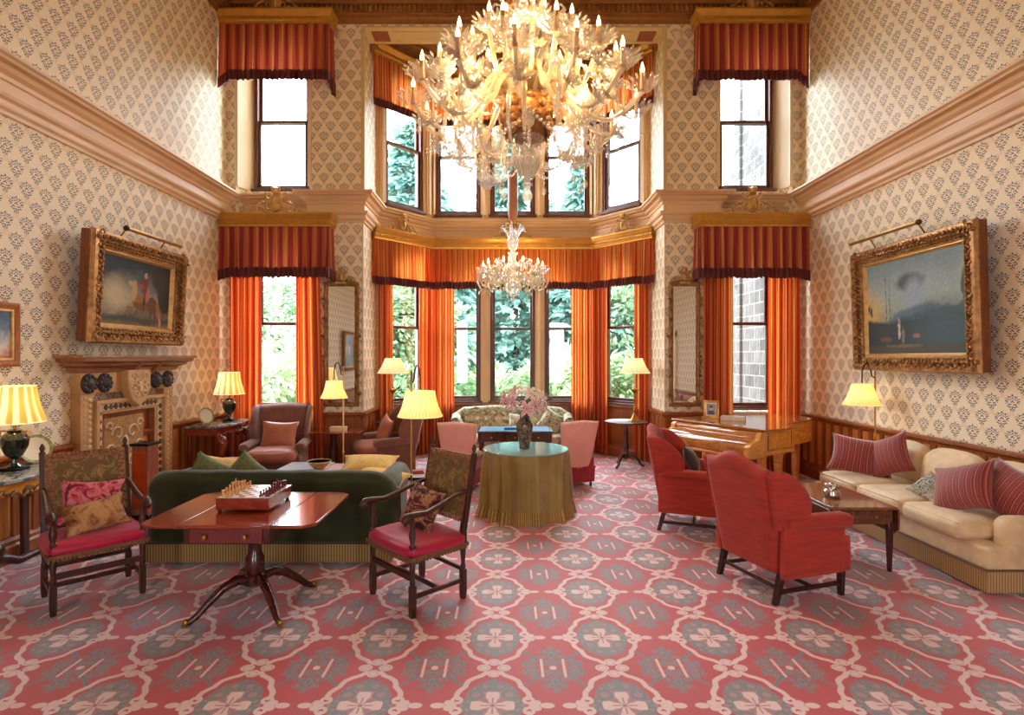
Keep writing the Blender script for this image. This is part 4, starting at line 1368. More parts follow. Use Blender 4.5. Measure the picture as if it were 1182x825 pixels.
# ------------------------------------------------------------------ carved open armchairs
def carved_chair(label, x, y, rz):
    t = thing('carved_armchair', label, 'armchair', (x, y, 0), rz)
    W, D = .265, .225
    def leg(sx, back):
        b = MB()
        X, Y = sx * W, D if back else -D
        s = .021
        b.taper(X, Y, 0, .05, s * .8, s * .8, s, s); b.taper(X, Y, .05, .22, s, s, s, s)
        b.lathe([(.015, .21), (.021, .24), (.014, .27), (.020, .33), (.022, .37), (.014, .39), (.02, .41)], 12, X, Y)
        b.taper(X, Y, .40, .50, s, s, s, s)
        if back:
            b.taper(X, Y, .50, 1.06, s, s, s * .9, s * .9, 0, .11)
            b.lathe([(.018, 0), (.024, .012), (.012, .025), (.019, .05), (.012, .07), (.004, .085)], 10, X, Y + .11, 1.055)
        else:
            b.lathe([(.02, .495), (.014, .51), (.024, .55), (.024, .58), (.014, .62), (.019, .65), (.019, .69)], 12, X, Y)
        b.build('leg', M_DKOAK, t, bevel=.003)
    for sx in (-1, 1): leg(sx, 0); leg(sx, 1)
    def bar(x0, x1, y0, y1, z, h=.016):
        b = MB(); b.box(min(x0, x1) - (.012 if x0 == x1 else 0), max(x0, x1) + (.012 if x0 == x1 else 0), min(y0, y1) - (.012 if y0 == y1 else 0), max(y0, y1) + (.012 if y0 == y1 else 0), z - h, z + h)
        b.build('stretcher', M_DKOAK, t, bevel=.005)
    bar(-W, W, -D, -D, .27, .022); bar(-W, W, .0, .0, .14)
    for sx in (-1, 1): bar(sx * W, sx * W, -D, D, .14)
    bar(-W, W, D, D, .22)
    b = MB(); b.rbox(-W - .03, W + .03, -D - .035, D + .02, .40, .50, .045, bulge=.02)
    b.build('seat', M_CRIMSON, t, smooth=180, weld=True)
    b = MB()
    for i in range(24):
        u = -W + i * 2 * W / 23
        for Y in (-D - .03, D + .018): b.ball(u, Y, .395, .013, .012, .02, 6, 4)
    for i in range(18):
        v = -D + i * 2 * D / 17
        for sx in (-1, 1): b.ball(sx * (W + .028), v, .395, .012, .013, .02, 6, 4)
    b.sweep([(0, .40), (.006, .40), (.006, .425), (0, .425)], [(-W - .03, -D - .035), (W + .03, -D - .035), (W + .03, D + .02), (-W - .03, D + .02)], closed=True)
    b.build('seat_fringe', M_BRAID, t)
    # back panel, tilted with the posts
    rk = atan2(.11, .56)
    b = MB(); b.at(0, D + .005, .55, -rk); b.rbox(-W + .02, W - .02, -.022, .022, .02, .50, .02, bulge=.006)
    bk = b.build('back_panel', TAPES, t, smooth=180, weld=True)
    b = MB(); b.at(0, D + .005, .55, -rk)
    for i in range(17):
        u = -W + .035 + i * (2 * W - .07) / 16
        for z in (.035, .495):
            for yy in (-.026, .026): b.ball(u, yy, z, .012, .009, .022, 6, 4)
    for i in range(15):
        z = .035 + i * .46 / 14
        for sx in (-1, 1):
            for yy in (-.026, .026): b.ball(sx * (W - .038), yy, z, .022, .009, .012, 6, 4)
    b.box(-W + .01, W - .01, -.024, .024, .455, .515)
    for sx in (-1, 1): b.box(sx * (W - .035) - .027, sx * (W - .035) + .027, -.024, .024, .02, .46)
    b.build('studded_border', simple('studded_braid', C(140, 92, 54), .5, .2, var=.6, scale=50), bk)
    for sx in (-1, 1):
        b = MB(); X = sx * W
        pts = [(X, D + .05, .80), (X, D - .06, .785), (X * 1.02, .0, .735), (X * 1.05, -.12, .705), (X * 1.07, -D, .715), (X * 1.07, -D - .06, .712), (X * 1.07, -D - .085, .685), (X * 1.07, -D - .07, .662), (X * 1.07, -D - .05, .668)]
        b.tube(pts, [.017, .018, .021, .023, .026, .028, .024, .017, .010], 10, .85)
        for dx in (-.022, .022): b.ball(X * 1.07 + dx, -D - .055, .688, .008, .022, .022, 10, 6)
        b.build('armrest', M_DKOAK, t, smooth=60)
    return t
carved_chair('carved oak armchair with crimson seat standing beside the marble console and red games table', -3.13, 4.14, face(.72, -.69))
carved_chair('carved oak armchair with crimson seat and kilim cushion, nearest to the skirted round table', -.67, 4.12, face(-.72, -.69))
fx, fy = .72, -.69
pillow('cushion', 'red and white ikat cushion upright on the carved armchair by the console', IKAT, (-3.13 - .075 * fx, 4.14 - .075 * fy, .695), (radians(72), .12, face(fx, fy)), .42, .34, .13)
pillow('cushion', 'brown needlepoint cushion lying low on the carved armchair by the console', HOUND, (-3.13 + .055 * fx, 4.14 + .055 * fy, .615), (radians(58), -.1, face(fx, fy) + .1), .42, .26, .12)
pillow('cushion', 'dark kilim cushion propped on the carved armchair beside the chess table', KILIM, (-.67 + .72 * .04, 4.12 + .69 * .04, .66), (radians(66), .15, face(-.72, -.69) + .1), .36, .34, .15)

# ------------------------------------------------------------------ games table with chess board
t = thing('pembroke_table', 'polished red mahogany drop-leaf table with drawer, carrying a chess set', 'table', (-1.82, 3.95, 0))
b = MB(); b.box(-.30, .30, -.44, .44, .695, .72); b.build('tabletop', M_MAHOG, t, bevel=.006)
for s in (-1, 1):
    b = MB(); pts = [(s * .302, -.44), (s * .50, -.44), (s * .575, -.375), (s * .575, .375), (s * .50, .44), (s * .302, .44)]
    b.prism(pts, .697, .719); b.build('drop_leaf', M_MAHOG, t, bevel=.005)
b = MB(); b.box(-.28, .28, -.40, .40, .585, .695); b.build('frieze', M_MAHOGD, t, bevel=.004)
b = MB(); b.box(-.235, .235, -.412, -.395, .595, .688); dr = b.build('drawer', simple('purple_mahogany', C(112, 40, 40), .3, var=.15, coat=.3), t, bevel=.004)
for s in (-1, 1):
    b = MB(); b.at(s * .13, -.412, .64, pi / 2); b.lathe([(.006, 0), (.006, .012), (.017, .02), (.014, .03), (0, .033)], 12); b.build('knob', M_BRASS, dr)
b = MB(); b.lathe([(.10, .565), (.10, .585)], 20); b.lathe([(.05, .57), (.075, .55), (.085, .52), (.06, .49), (.045, .46), (.045, .40), (.062, .36), (.07, .30), (.06, .25), (.075, .235), (.075, .17), (.03, .15)], 20)
b.build('pedestal', M_MAHOGD, t)
for i in range(4):
    a = pi / 4 + i * pi / 2
    b = MB(); pts = [(0.03, .20), (.13, .225), (.22, .19), (.31, .12), (.38, .055), (.425, .03), (.45, .025)]
    b.tube([(r * cos(a), r * sin(a), z) for r, z in pts], [.036, .036, .032, .028, .024, .022, .020], 8)
    lg = b.build('leg', M_MAHOGD, t, smooth=60)
    b = MB(); b.ball(.445 * cos(a), .445 * sin(a), .035, .022, .022, .024); b.lathe([(.006, 0), (.016, .004), (.016, .018), (.006, .022)], 10, .455 * cos(a), .455 * sin(a), 0)
    b.build('brass_castor', M_BRASS, lg)
# box board
bx, by, bz = -1.845, 4.01, .721
t = thing('chess_box', 'red lacquered box with a chessboard lid on the drop-leaf table', 'chess set', (bx, by, bz))
b = MB(); b.box(-.185, .185, -.20, .20, .015, .09); b.build('box', M_REDWOOD, t, bevel=.004)
for sx in (-1, 1):
    for sy in (-1, 1):
        b = MB(); b.lathe([(.012, 0), (.016, .008), (.012, .016)], 8, sx * .165, sy * .18); b.build('foot', M_BLACK, t)
b = MB(); b.box(-.19, .19, -.205, .205, .088, .096); b.build('lid_edge', M_REDWOOD, t, bevel=.002)
m = NT('chessboard')
ux, uy, uz = m.xyz(m.tc())
chk = (((ux / .044).fl() + (uy / .044).fl()) * .5).fr() * 2.0
ins = (ux.ab().lt(.176)) * (uy.ab().lt(.176))
m.set('Base Color', m.mix(ins, C(206, 196, 186), m.mix(chk, C(222, 216, 210), C(128, 108, 104)))).set('Roughness', .2)
b = MB(); b.box(-.178, .178, -.19, .19, .096, .099); b.build('board', m.mat, t, smooth=0)
CW = simple('boxwood', C(222, 172, 106), .35, var=.08)
CB = simple('stained_wood', C(108, 26, 24), .3, var=.15)
PR = {'pawn': [(.013, 0), (.014, .004), (.010, .008), (.006, .013), (.005, .022), (.009, .024), (.005, .026), (.008, .032), (.007, .037), (0, .040)],
      'rook': [(.015, 0), (.016, .005), (.011, .010), (.008, .018), (.008, .032), (.012, .035), (.012, .044), (.008, .044), (.008, .040), (0, .040)],
      'knight': [(.015, 0), (.016, .005), (.011, .010), (.008, .016), (.008, .020), (0, .022)],
      'bishop': [(.015, 0), (.016, .005), (.010, .010), (.007, .02), (.006, .034), (.011, .036), (.006, .039), (.010, .046), (.007, .055), (.003, .058), (.004, .062), (0, .065)],
      'queen': [(.016, 0), (.017, .005), (.011, .012), (.007, .024), (.007, .044), (.012, .046), (.007, .049), (.010, .060), (.012, .066), (.006, .066), (.004, .072), (0, .074)],
      'king': [(.016, 0), (.017, .005), (.011, .012), (.008, .024), (.007, .048), (.013, .050), (.008, .053), (.011, .066), (.009, .070), (.003, .071), (.003, .076), (0, .076)]}
order = ['rook', 'knight', 'bishop', 'queen', 'king', 'bishop', 'knight', 'rook']
for sgn, mt, cn in ((-1, CW, 'pale wooden'), (1, CB, 'dark red')):
    protos = {}
    for row, kinds in ((0, order), (1, ['pawn'] * 8)):
        for i, kd in enumerate(kinds):
            X, Y = bx + sgn * (.154 - row * .044), by - .154 + i * .044
            if kd not in protos:
                b = MB(); b.lathe(PR[kd], 10)
                if kd == 'knight':
                    b.tube([(0, .004, .018), (0, .005, .032), (0, .001, .043), (0, -.006, .046), (0, -.014, .040)], [.009, .0085, .008, .007, .005], 8); b.ball(0, .004, .05, .003, .004, .006)
                if kd == 'king': b.box(-.0015, .0015, -.0015, .0015, .074, .088); b.box(-.005, .005, -.0015, .0015, .080, .083)
                o = b.build('chess_' + kd, mt, smooth=60); protos[kd] = o
            else:
                o = protos[kd].copy(); COL.objects.link(o)
            o.location = (X, Y, bz + .0995)
            solo = kd in ('queen', 'king')
            tag(o, '%s chess %s standing on the red box board' % (cn, kd), 'chess piece', None if solo else '%s chess %ss on the board' % (cn, kd))

# ------------------------------------------------------------------ long green sofa seen from behind
def profile_prism(b, prof, x0, x1, n=1):
    b.prism(prof, x0, x1, 'x')
t = thing('green_sofa', 'long dark green velvet sofa with bullion fringe, seen from behind', 'sofa', (-2.06, 5.16, 0), pi)
HL, BY_ = 1.06, .46
def sofa_back(u, v):
    """rolled back: closed profile (v) along x (u), rounding to the arms at both ends"""
    prof = [(.43, .12), (.45, .30), (.445, .48), (.44, .60), (.475, .68), (.50, .745), (.475, .80), (.42, .825), (.34, .80), (.30, .72), (.29, .55), (.28, .30), (.28, .12)]
    k = v * len(prof)
    i = int(k) % len(prof); f = k - int(k)
    y, z = [prof[i][q] * (1 - f) + prof[(i + 1) % len(prof)][q] * f for q in (0, 1)]
    a = abs(2 * u - 1)
    e = max(0, (a - .74) / .26)
    s = sqrt(max(0, 1 - e ** 2.4))
    return ((2 * u - 1) * (HL + .03), y - (1 - s) * .16, z - (1 - s) * .20 * max(0, min(1, (z - .3) / .4)) + (0.003 * sin(u * 40) if z > .7 else 0))
b = MB(); b.grid(sofa_back, 60, 26, cv=True); b.build('backrest', M_GREEN, t, smooth=180)
for s in (-1, 1):
    b = MB()
    prof = [(-.12, .12), (-.12, .55), (-.15, .62), (-.14, .70), (-.06, .75), (.03, .73), (.08, .66), (.07, .60), (.05, .5), (.05, .12)]
    b.prism([(s * (HL - .06 + p[0] * -1 * -1) if s > 0 else -(HL - .06 + p[0]), p[1]) for p in prof], -.42, .36, 'y')
    b.build('armrest', M_GREEN, t, bevel=.03, seg=3, smooth=60)
b = MB(); b.rbox(-HL + .0, HL - .0, -.42, .44, .16, .36, .03); b.build('seat_base', M_GREEN, t, smooth=180, weld=True)
for i in range(3):
    b = MB(); b.rbox(-.86 + i * .575, -.86 + (i + 1) * .575 - .008, -.44, .27, .36, .50, .06, bulge=.02); b.build('seat_cushion', M_GREEN, t, smooth=180, weld=True)
fringe([(HL, .452), (HL, -.43), (-HL, -.43), (-HL, .452)], .03, .20, F_GOLD, t, .024, .009, closed=True)
# cushions along its back (the sofa looks to +Y)
pillow('cushion', 'green brocade cushion at the fireplace end of the green sofa, leaning flat', GRNPIL, (-2.80, 5.16, .655), (radians(58), .45, .15), .46, .40, .16)
pillow('cushion', 'green brocade cushion second from the fireplace end of the sofa, point upwards', GRNPIL, (-2.46, 5.16, .655), (radians(58), .62, -.1), .44, .40, .16)
pillow('cushion', 'olive gold cushion behind the two green ones on the sofa', GOLDPIL, (-2.93, 5.46, .68), (radians(40), .2, .3), .40, .36, .14)
pillow('cushion', 'yellow silk cushion lying flat on top at the lamp end of the sofa', GOLDPIL, (-1.36, 5.42, .74), (radians(16), .03, .1), .56, .40, .14)
pillow('cushion', 'yellow silk cushion lying underneath another at the lamp end of the sofa', GOLDPIL, (-1.20, 5.18, .66), (radians(12), .12, -.15), .54, .36, .14)

# ------------------------------------------------------------------ wing chairs
def wing_chair(label, x, y, rz, mat, legm, H=1.08, cush=None, stretch=True, crest_h=.085, wleg=.20, W=.345, sc=0.):
    t = thing('wing_chair', label, 'armchair', (x, y, 0), rz)
    yb = lambda z: .27 + (z - .22) * .19
    b = MB(); b.rbox(-W + .01, W - .01, -.30, .30, wleg, .42, .03); b.build('seat_frame', mat, t, smooth=180, weld=True)
    b = MB(); b.rbox(-W + .07 - sc * .3, W - .07 + sc * .3, -.34 - sc, .22, .40, .53 + sc * .3, .06, bulge=.03); b.build('seat_cushion', cush or mat, t, smooth=180, weld=True)
    b = MB()
    zt = lambda a: H - crest_h + crest_h * (.5 + .5 * cos(pi * min(1, abs(a) * 1.15)))
    def half(sg):
        def fn(u, v):
            a, c = 2 * u - 1, 2 * v - 1
            z = wleg + .02 + v * (zt(a) - wleg - .02)
            w = W - .03 + .05 * (z - .2)
            k = max(0, 1 - abs(a) ** 10) ** .5 * (max(0, 1 - max(0, c) ** 12) ** .5)
            return (a * w, yb(z) + sg * .065 * k + .03 * (1 if z > H - .1 else 0) * max(0, (z - H + .1) / .1), z)
        return fn
    b.grid(half(1), 20, 20); b.grid(lambda u, v: half(-1)(1 - u, v), 20, 20)
    b.build('backrest', mat, t, smooth=180, weld=True)
    for s in (-1, 1):
        b = MB()
        z0, z1 = .56, H - crest_h - .01
        def wing(sg):
            def fn(u, v):
                z = z0 + v * (z1 - z0)
                wd = .10 + .19 * sin(pi * min(1, v * .78 + .18)) ** 1.1
                if v > .85: wd *= 1 - .35 * ((v - .85) / .15) ** 2
                yy = yb(z) + .05 - u * (wd + .05)
                e = max(0, 1 - abs(2 * u - 1) ** 6) ** .5 * max(0, 1 - max(0, 2 * v - 1) ** 10) ** .5
                xo = W - .035 + .05 * (z - .2) + .035 * u
                return (s * (xo + sg * .034 * e), yy, z)
            return fn
        b.grid(wing(1), 14, 16); b.grid(lambda u, v: wing(-1)(1 - u, v), 14, 16)
        b.build('wing', mat, t, smooth=180, weld=True)
        b = MB(); b.rbox(s * W - .045, s * W + .006, -.225, .34, wleg + .005, .60, .012)
        b.tube([(s * (W + .005), .30, .60), (s * (W + .012), .1, .605), (s * (W + .018), -.10, .60), (s * (W + .022), -.20, .595), (s * (W + .022), -.262, .585)], [.055, .062, .066, .07, .06], 14, .85)
        b.ball(s * (W + .022), -.262, .585, .058, .02, .05)
        b.rbox(s * W - .04, s * W + .015, -.29, -.16, wleg + .005, .47, .02)
        b.build('armrest', mat, t, smooth=60)
    for sx in (-1, 1):
        b = MB(); b.taper(sx * (W - .035), -.27, 0, wleg + .03, .018, .018, .024, .024); b.build('leg', legm, t, bevel=.003)
        b = MB(); b.taper(sx * (W - .045), .29 + .05, 0, wleg + .03, .018, .02, .024, .024, 0, -.06); b.build('leg', legm, t, bevel=.003)
    if stretch:
        for sx in (-1, 1):
            b = MB(); b.box(sx * (W - .04) - .011, sx * (W - .04) + .011, -.265, .32, .075, .105); b.build('stretcher', legm, t, bevel=.003)
        b = MB(); b.box(-W + .05, W - .05, -.011, .011, .078, .102); b.build('stretcher', legm, t, bevel=.003)
        b = MB(); b.box(-W + .05, W - .05, .30, .32, .10, .125); b.build('stretcher', legm, t, bevel=.003)
    return t
M_LEGD = wood('dark_leg_wood', C(34, 16, 14), C(72, 34, 28), .3)
wing_chair('red upholstered wing chair with its back turned, beside the coffee table', 2.19, 4.36, face(.955, .30), M_RED, M_LEGD)
wing_chair('red upholstered wing chair facing the cream sofa, farther back by the piano', 2.02, 5.86, face(.93, -.36), M_RED, M_LEGD)
pillow('cushion', 'small dark brown cushion in the farther red wing chair', simple('dark_brown_velvet', C(58, 30, 24), .7, var=.2, sheen=.4), (1.98, 5.83, .70), (radians(65), .1, face(.93, -.36)), .36, .34, .14)
wing_chair('brown wing armchair in front of the window beside the fireplace', -3.20, 7.62, face(.16, -1), M_BROWN, M_LEGD, 1.14, M_BROWNL, False, .02, .14, sc=.10)
pillow('cushion', 'tan leather cushion in the brown armchair under the window', M_BROWNL, (-3.17, 7.62, .72), (radians(72), .05, face(.16, -1)), .50, .40, .16)
wing_chair('brown wing armchair turned sideways between pier glass and bay', -1.78, 8.12, face(-.90, -.44), M_BROWN, M_LEGD, 1.14, M_BROWNL, False, .02, .14, sc=.10)
pillow('cushion', 'tan leather cushion in the brown armchair turned sideways by the bay', M_BROWNL, (-1.80, 8.08, .73), (radians(70), .2, face(-.90, -.44)), .46, .42, .16)
# ------------------------------------------------------------------ cream sofa on the right wall
t = thing('cream_sofa', 'long cream damask sofa with tan fringe under the landscape painting', 'sofa', (4.08, 5.28, 0), face(-1, 0))
HL = 1.16
b = MB(); b.rbox(-HL, HL, -.45, .46, .18, .36, .03); b.build('seat_base', M_CREAM, t, smooth=180, weld=True)
for i in range(3):
    x0 = -.99 + i * .66
    b = MB(); b.rbox(x0, x0 + .65, -.50 if i < 2 else -.51, .22, .355, .505, .055, bulge=.028)
    c = b.build('seat_cushion', M_CREAM, t, smooth=180, weld=True)
    b = MB()
    for z in (.375, .487): b.tube([(x0 + .03, -.498, z), (x0 + .62, -.498, z)], .006, 6)
    b.build('piping', M_CREAM, c)
b = MB(); b.rbox(-HL + .05, HL - .05, .27, .47, .30, .76, .09); b.build('backrest', M_CREAM, t, smooth=180, weld=True)
for i in range(3):
    x0 = -.99 + i * .66
    b = MB(); b.at(0, .21, .49, -.20); b.rbox(x0, x0 + .65, -.09, .10, .0, .37, .09, bulge=.06); b.build('back_cushion', M_CREAM, t, smooth=180, weld=True)
for s in (-1, 1):
    b = MB(); b.rbox(s * (HL - .08) - .09, s * (HL - .08) + .09, -.30, .40, .25, .585, .088); b.build('armrest', M_CREAM, t, smooth=180, weld=True)
fringe([(HL, .46), (HL, -.455), (-HL, -.455), (-HL, .46)], .02, .19, F_TAN, t, .022, .008, closed=True)
rzs = face(-1, 0)
pillow('cushion', 'striped dark red cushion at the far end of the cream sofa, in front', STRIPEP, (3.90, 6.00, .715), (radians(66), .10, face(-.62, -.78)), .62, .44, .17, None)
pillow('cushion', 'striped dark red cushion at the far end of the cream sofa, tucked behind', STRIPEP, (4.06, 5.80, .755), (radians(66), -.42, face(-.85, -.5)), .46, .46, .16, None)
pillow('cushion', 'small black and white floral cushion in the middle of the cream sofa', BWFLOR, (3.93, 5.02, .60), (radians(36), .2, rzs + .1), .36, .30, .15)
pillow('cushion', 'striped rosy cushion at the near end of the cream sofa, bulging in front', STRIPEP, (3.86, 4.62, .70), (radians(60), -.35, rzs + .25), .54, .46, .22, None)
pillow('cushion', 'striped rosy cushion at the near end of the cream sofa, against the arm', STRIPEP, (4.03, 4.36, .715), (radians(66), .3, rzs + .2), .46, .44, .17, None)

# drop-leaf sofa table with pewter ornament
t = thing('sofa_table', 'dark wooden drop-leaf coffee table with glossy top before the cream sofa', 'table', (2.99, 5.0, 0))
b = MB(); b.box(-.275, .275, -.45, .45, .525, .55); b.build('tabletop', wood('glossy_brown_top', C(112, 62, 30), C(158, 98, 54), .08, (9, 1.5, 9), .8), t, bevel=.005)
M_LEAF = wood('leaf_wood', C(74, 36, 20), C(128, 72, 40), .25, (9, 2, 9), .3)
for s in (-1, 1):
    b = MB(); b.prism([(-.44, .53), (.44, .53), (.44, .36), (.38, .31), (-.38, .31), (-.44, .36)], s * .292 - .009, s * .292 + .009, 'x'); b.build('drop_leaf', M_LEAF, t, bevel=.004)
b = MB(); b.box(-.25, .25, -.42, .42, .40, .525); b.build('frieze', M_LEAF, t, bevel=.003)
b = MB(); b.box(-.19, .19, -.43, -.415, .415, .515); d = b.build('drawer', M_LEAF, t, bevel=.003)
for s in (-1, 1):
    b = MB(); b.at(s * .1, -.43, .465, pi / 2); b.lathe([(.005, 0), (.014, .012), (0, .022)], 10); b.build('knob', M_BRASS, d)
for sx in (-1, 1):
    for sy in (-1, 1):
        b = MB(); b.taper(sx * .235, sy * .405, 0, .42, .014, .014, .023, .023); b.build('leg', M_MAHOGD, t, bevel=.003)
PEWTER = simple('polished_pewter', C(210, 200, 190), .18, .9, var=.1)
t = thing('pewter_ornament', 'shiny knotted pewter ornament on the coffee table by the cream sofa', 'ornament', (2.93, 4.92, .551))
b = MB(); b.lathe([(.06, 0), (.075, .02), (.07, .05), (.05, .07), (.02, .085), (.0, .088)], 20); b.build('dome', PEWTER, t)
b = MB()
for a in (0, 2.1, 4.2): b.tube([(.045 * cos(a + q * .25), .045 * sin(a + q * .25), .06 + .045 * sin(q * pi / 8)) for q in range(9)], .014, 8)
b.ball(0, 0, .10, .022); b.build('knot', PEWTER, t, smooth=60)

# ------------------------------------------------------------------ round skirted table with lilies
t = thing('round_table', 'round table under a floor-length olive cloth with fringe and glass top', 'table', (.225, 6.32, 0))
def skirt(u, v):
    a = 2 * pi * u
    r = .488 + .005 * v + v ** .45 * (.012 + .052 * (1 - 2 * abs(sin(7.5 * a + .8 * sin(3 * a))) ** .8) + .014 * sin(26 * a))
    return (r * cos(a), r * sin(a), .735 - .60 * v)
b = MB(); b.grid(skirt, 200, 12, cu=True); b.lathe([(0, .737), (.47, .737), (.488, .733)], 60); cl = b.build('tablecloth', M_OLIVE, t, smooth=180)
def hem(u, v):
    x, y, z = skirt(u, 1); k = 1 + .07 * v + .02 * abs(sin(150 * pi * u))
    return (x * k, y * k, .14 - .135 * v)
b = MB(); b.grid(hem, 300, 3, cu=True); b.U = [(u * 150, v) for u, v in b.U]; b.build('fringe', fringe_mat('olive_fringe', C(176, 140, 72), C(80, 60, 28), 1), cl, smooth=180)
b = MB(); b.lathe([(0, .738), (.485, .738), (.49, .742), (.49, .748), (.485, .752), (0, .752)], 64); b.build('glass_top', M_GLASSTOP, t)
b = MB(); b.lathe([(.25, .0), (.25, .03), (.04, .06), (.04, .70), (.45, .72), (.45, .735)], 24); b.build('pedestal', M_MAHOGD, t)
m = NT('painted_porcelain')
n = m.noise(24, 4, None, .6, 1.)
m.set('Base Color', m.ramp(n, [(.3, C(30, 32, 40)), (.40, C(84, 48, 40)), (.47, C(160, 142, 112)), (.52, C(112, 76, 50)), (.58, C(44, 60, 66))])).set('Roughness', .15)
VX, VY = .21, 6.30
t = thing('porcelain_vase', 'tall patterned porcelain vase on the skirted round table', 'vase', (VX, VY, .753))
b = MB(); b.lathe([(.058, 0), (.064, .01), (.060, .03), (.075, .10), (.092, .20), (.097, .27), (.085, .31), (.06, .335), (.055, .36), (.078, .378), (.07, .378), (.05, .36)], 28); b.build('body', m.mat, t)
def lily_mat(name, edge, mid):
    m = NT(name)
    u, v, _ = m.xyz(E(m.t, m.new('UVMap').outputs[0]))
    k = ((v - .5).ab() * 2.0 + u * .5).m('MULTIPLY', .8, clamp=True)
    m.set('Base Color', m.ramp(k, [(0, mid), (.75, edge)])).set('Roughness', .5)
    return m.mat
LILYP = lily_mat('pink_lily', C(240, 206, 208), C(206, 84, 124))
LILYW = lily_mat('white_lily', C(244, 234, 226), C(226, 180, 176))
LEAFM = simple('lily_leaf', C(58, 84, 46), .5, var=.3, scale=10)
rr = random.Random(12)
heads = [(-.23, -.02, .22, 0), (-.15, -.10, .17, 0), (.02, -.14, .10, 0), (.12, -.12, .13, 0), (.20, -.05, .22, 1), (.06, -.05, .27, 1), (-.12, .0, .28, 0), (.22, .02, .12, 0), (-.04, .05, .30, 1)]
for i, (dx, dy, dz, wht) in enumerate(heads):
    t = thing('lily_stem', ('white' if wht else 'pink') + ' lily in the patterned vase on the round table', 'flower', (VX, VY, 1.10), 0, 'white lilies in the vase' if wht else 'pink lilies in the vase')
    b = MB(); b.tube([(dx * .10, dy * .10, -.25), (dx * .12, dy * .12, 0), (dx * .5, dy * .5, dz * .6 + .02), (dx, dy, dz + .02)], .0045, 5); b.build('stem', LEAFM, t)
    b = MB()
    for k in range(6):
        a = 2 * pi * k / 6 + i
        def pet(u, v, a=a):
            r = .010 + .108 * u
            w = .023 * sin(pi * min(1, u * .93 + .05)) ** .8
            z = .055 * u - .065 * u * u * u + .004 * cos(pi * (2 * v - 1))
            return (r * cos(a) - (2 * v - 1) * w * sin(a), r * sin(a) + (2 * v - 1) * w * cos(a), z)
        b.grid(pet, 7, 4)
    for k in range(5): b.tube([(0, 0, .01), (.02 * cos(k * 1.25), .02 * sin(k * 1.25), .05), (.03 * cos(k * 1.25), .03 * sin(k * 1.25), .07)], .002, 4)
    f = b.build('bloom', LILYW if wht else LILYP, t, smooth=180)
    f.location = (dx, dy, dz + .02)
    f.rotation_euler = Vector((dx * 1.4 + rr.uniform(-.05, .05), dy * 1.4 - .10, .13)).to_track_quat('Z', 'Y').to_euler()
    for k in range(7):
        b = MB(); a = rr.uniform(0, 2 * pi)
        def lf(u, v):
            w = .013 * sin(pi * min(1, u + .03))
            return (.16 * u, (2 * v - 1) * w, .05 * u - .10 * u * u)
        b.grid(lf, 6, 2); o = b.build('leaf', LEAFM, t, smooth=180); q = rr.uniform(.3, 1.05); o.location = (dx * q, dy * q, dz * q); o.rotation_euler = (0, rr.uniform(-.6, .4), a)

# ------------------------------------------------------------------ pink tub chairs, desk, chintz sofa in the bay
def pink_chair(label, x, y, rz):
    t = thing('pink_chair', label, 'chair', (x, y, 0), rz)
    b = MB(); b.rbox(-.25, .25, -.27, .24, .26, .43, .04); b.build('seat_frame', simple('red_underskirt', C(150, 30, 40), .7, var=.15, sheen=.4), t, smooth=180, weld=True)
    b = MB(); b.rbox(-.24, .24, -.28, .17, .42, .50, .04, bulge=.02); b.build('seat', FLORALT, t, smooth=180, weld=True)
    b = MB()
    def half(sg):
        def fn(u, v):
            a, c = 2 * u - 1, 2 * v - 1
            z = .24 + v * (.93 - .24 + .012 * cos(pi * a))
            w = .215 + .075 * v
            k = max(0, 1 - abs(a) ** 12) ** .5 * max(0, 1 - abs(c) ** 14) ** .5
            return (a * w, .22 + .12 * (v ** 1.3) - .06 * a * a + sg * .045 * k, z)
        return fn
    b.grid(half(1), 16, 14); b.grid(lambda u, v: half(-1)(1 - u, v), 16, 14); b.build('backrest', M_PINK, t, smooth=180, weld=True)
    fringe([(.25, .25), (.25, -.27), (-.25, -.27), (-.25, .25)], .07, .28, simple('crimson_skirt', C(158, 30, 42), .75, var=.2, sheen=.4), t, .05, .012, closed=True, flare=.01, name='skirt')
    for sx in (-1, 1):
        for sy in (-1, 1):
            b = MB(); b.lathe([(.012, 0), (.018, .02), (.014, .05), (.022, .09), (.022, .26)], 10, sx * .2, sy * .2); b.build('leg', M_LEGD, t)
pink_chair('pink upholstered side chair at the desk, on the side of the striped lampshade', -.60, 7.62, face(.25, .97))
pink_chair('pink upholstered side chair at the desk, on the piano side', .93, 7.78, face(-.30, .95))
t = thing('writing_desk', 'low writing desk with blue leather top behind the skirted table', 'desk', (.12, 7.92, 0))
b = MB(); b.box(-.52, .52, -.28, .28, .62, .74); b.build('desk_body', M_MAHOGD, t, bevel=.005)
b = MB(); b.box(-.54, .54, -.30, .30, .74, .765); tp = b.build('desk_top', M_MAHOGD, t, bevel=.006)
b = MB(); b.box(-.50, .50, -.26, .26, .765, .768); b.build('blue_leather', simple('blue_leather', C(96, 150, 186), .3, var=.08), tp)
for i in (-1, 0, 1):
    b = MB(); b.box(i * .33 - .15, i * .33 + .15, -.292, -.278, .635, .73); dr = b.build('drawer', M_MAHOGD, t, bevel=.003)
    b = MB(); b.ball(i * .33, -.30, .68, .014); b.build('knob', M_BRASS, dr)
for sx in (-1, 1):
    for sy in (-1, 1):
        b = MB(); b.taper(sx * .48, sy * .24, 0, .63, .015, .015, .025, .025); b.build('leg', M_MAHOGD, t, bevel=.003)
b = MB(); b.box(-.11, .11, -.08, .08, 0, .035); o = b.build('blotter_box', simple('blue_box', C(70, 120, 170), .4), bevel=.004); o.location = (.08, 7.86, .769); tag(o, 'flat blue box on the blue leather desk', 'box')

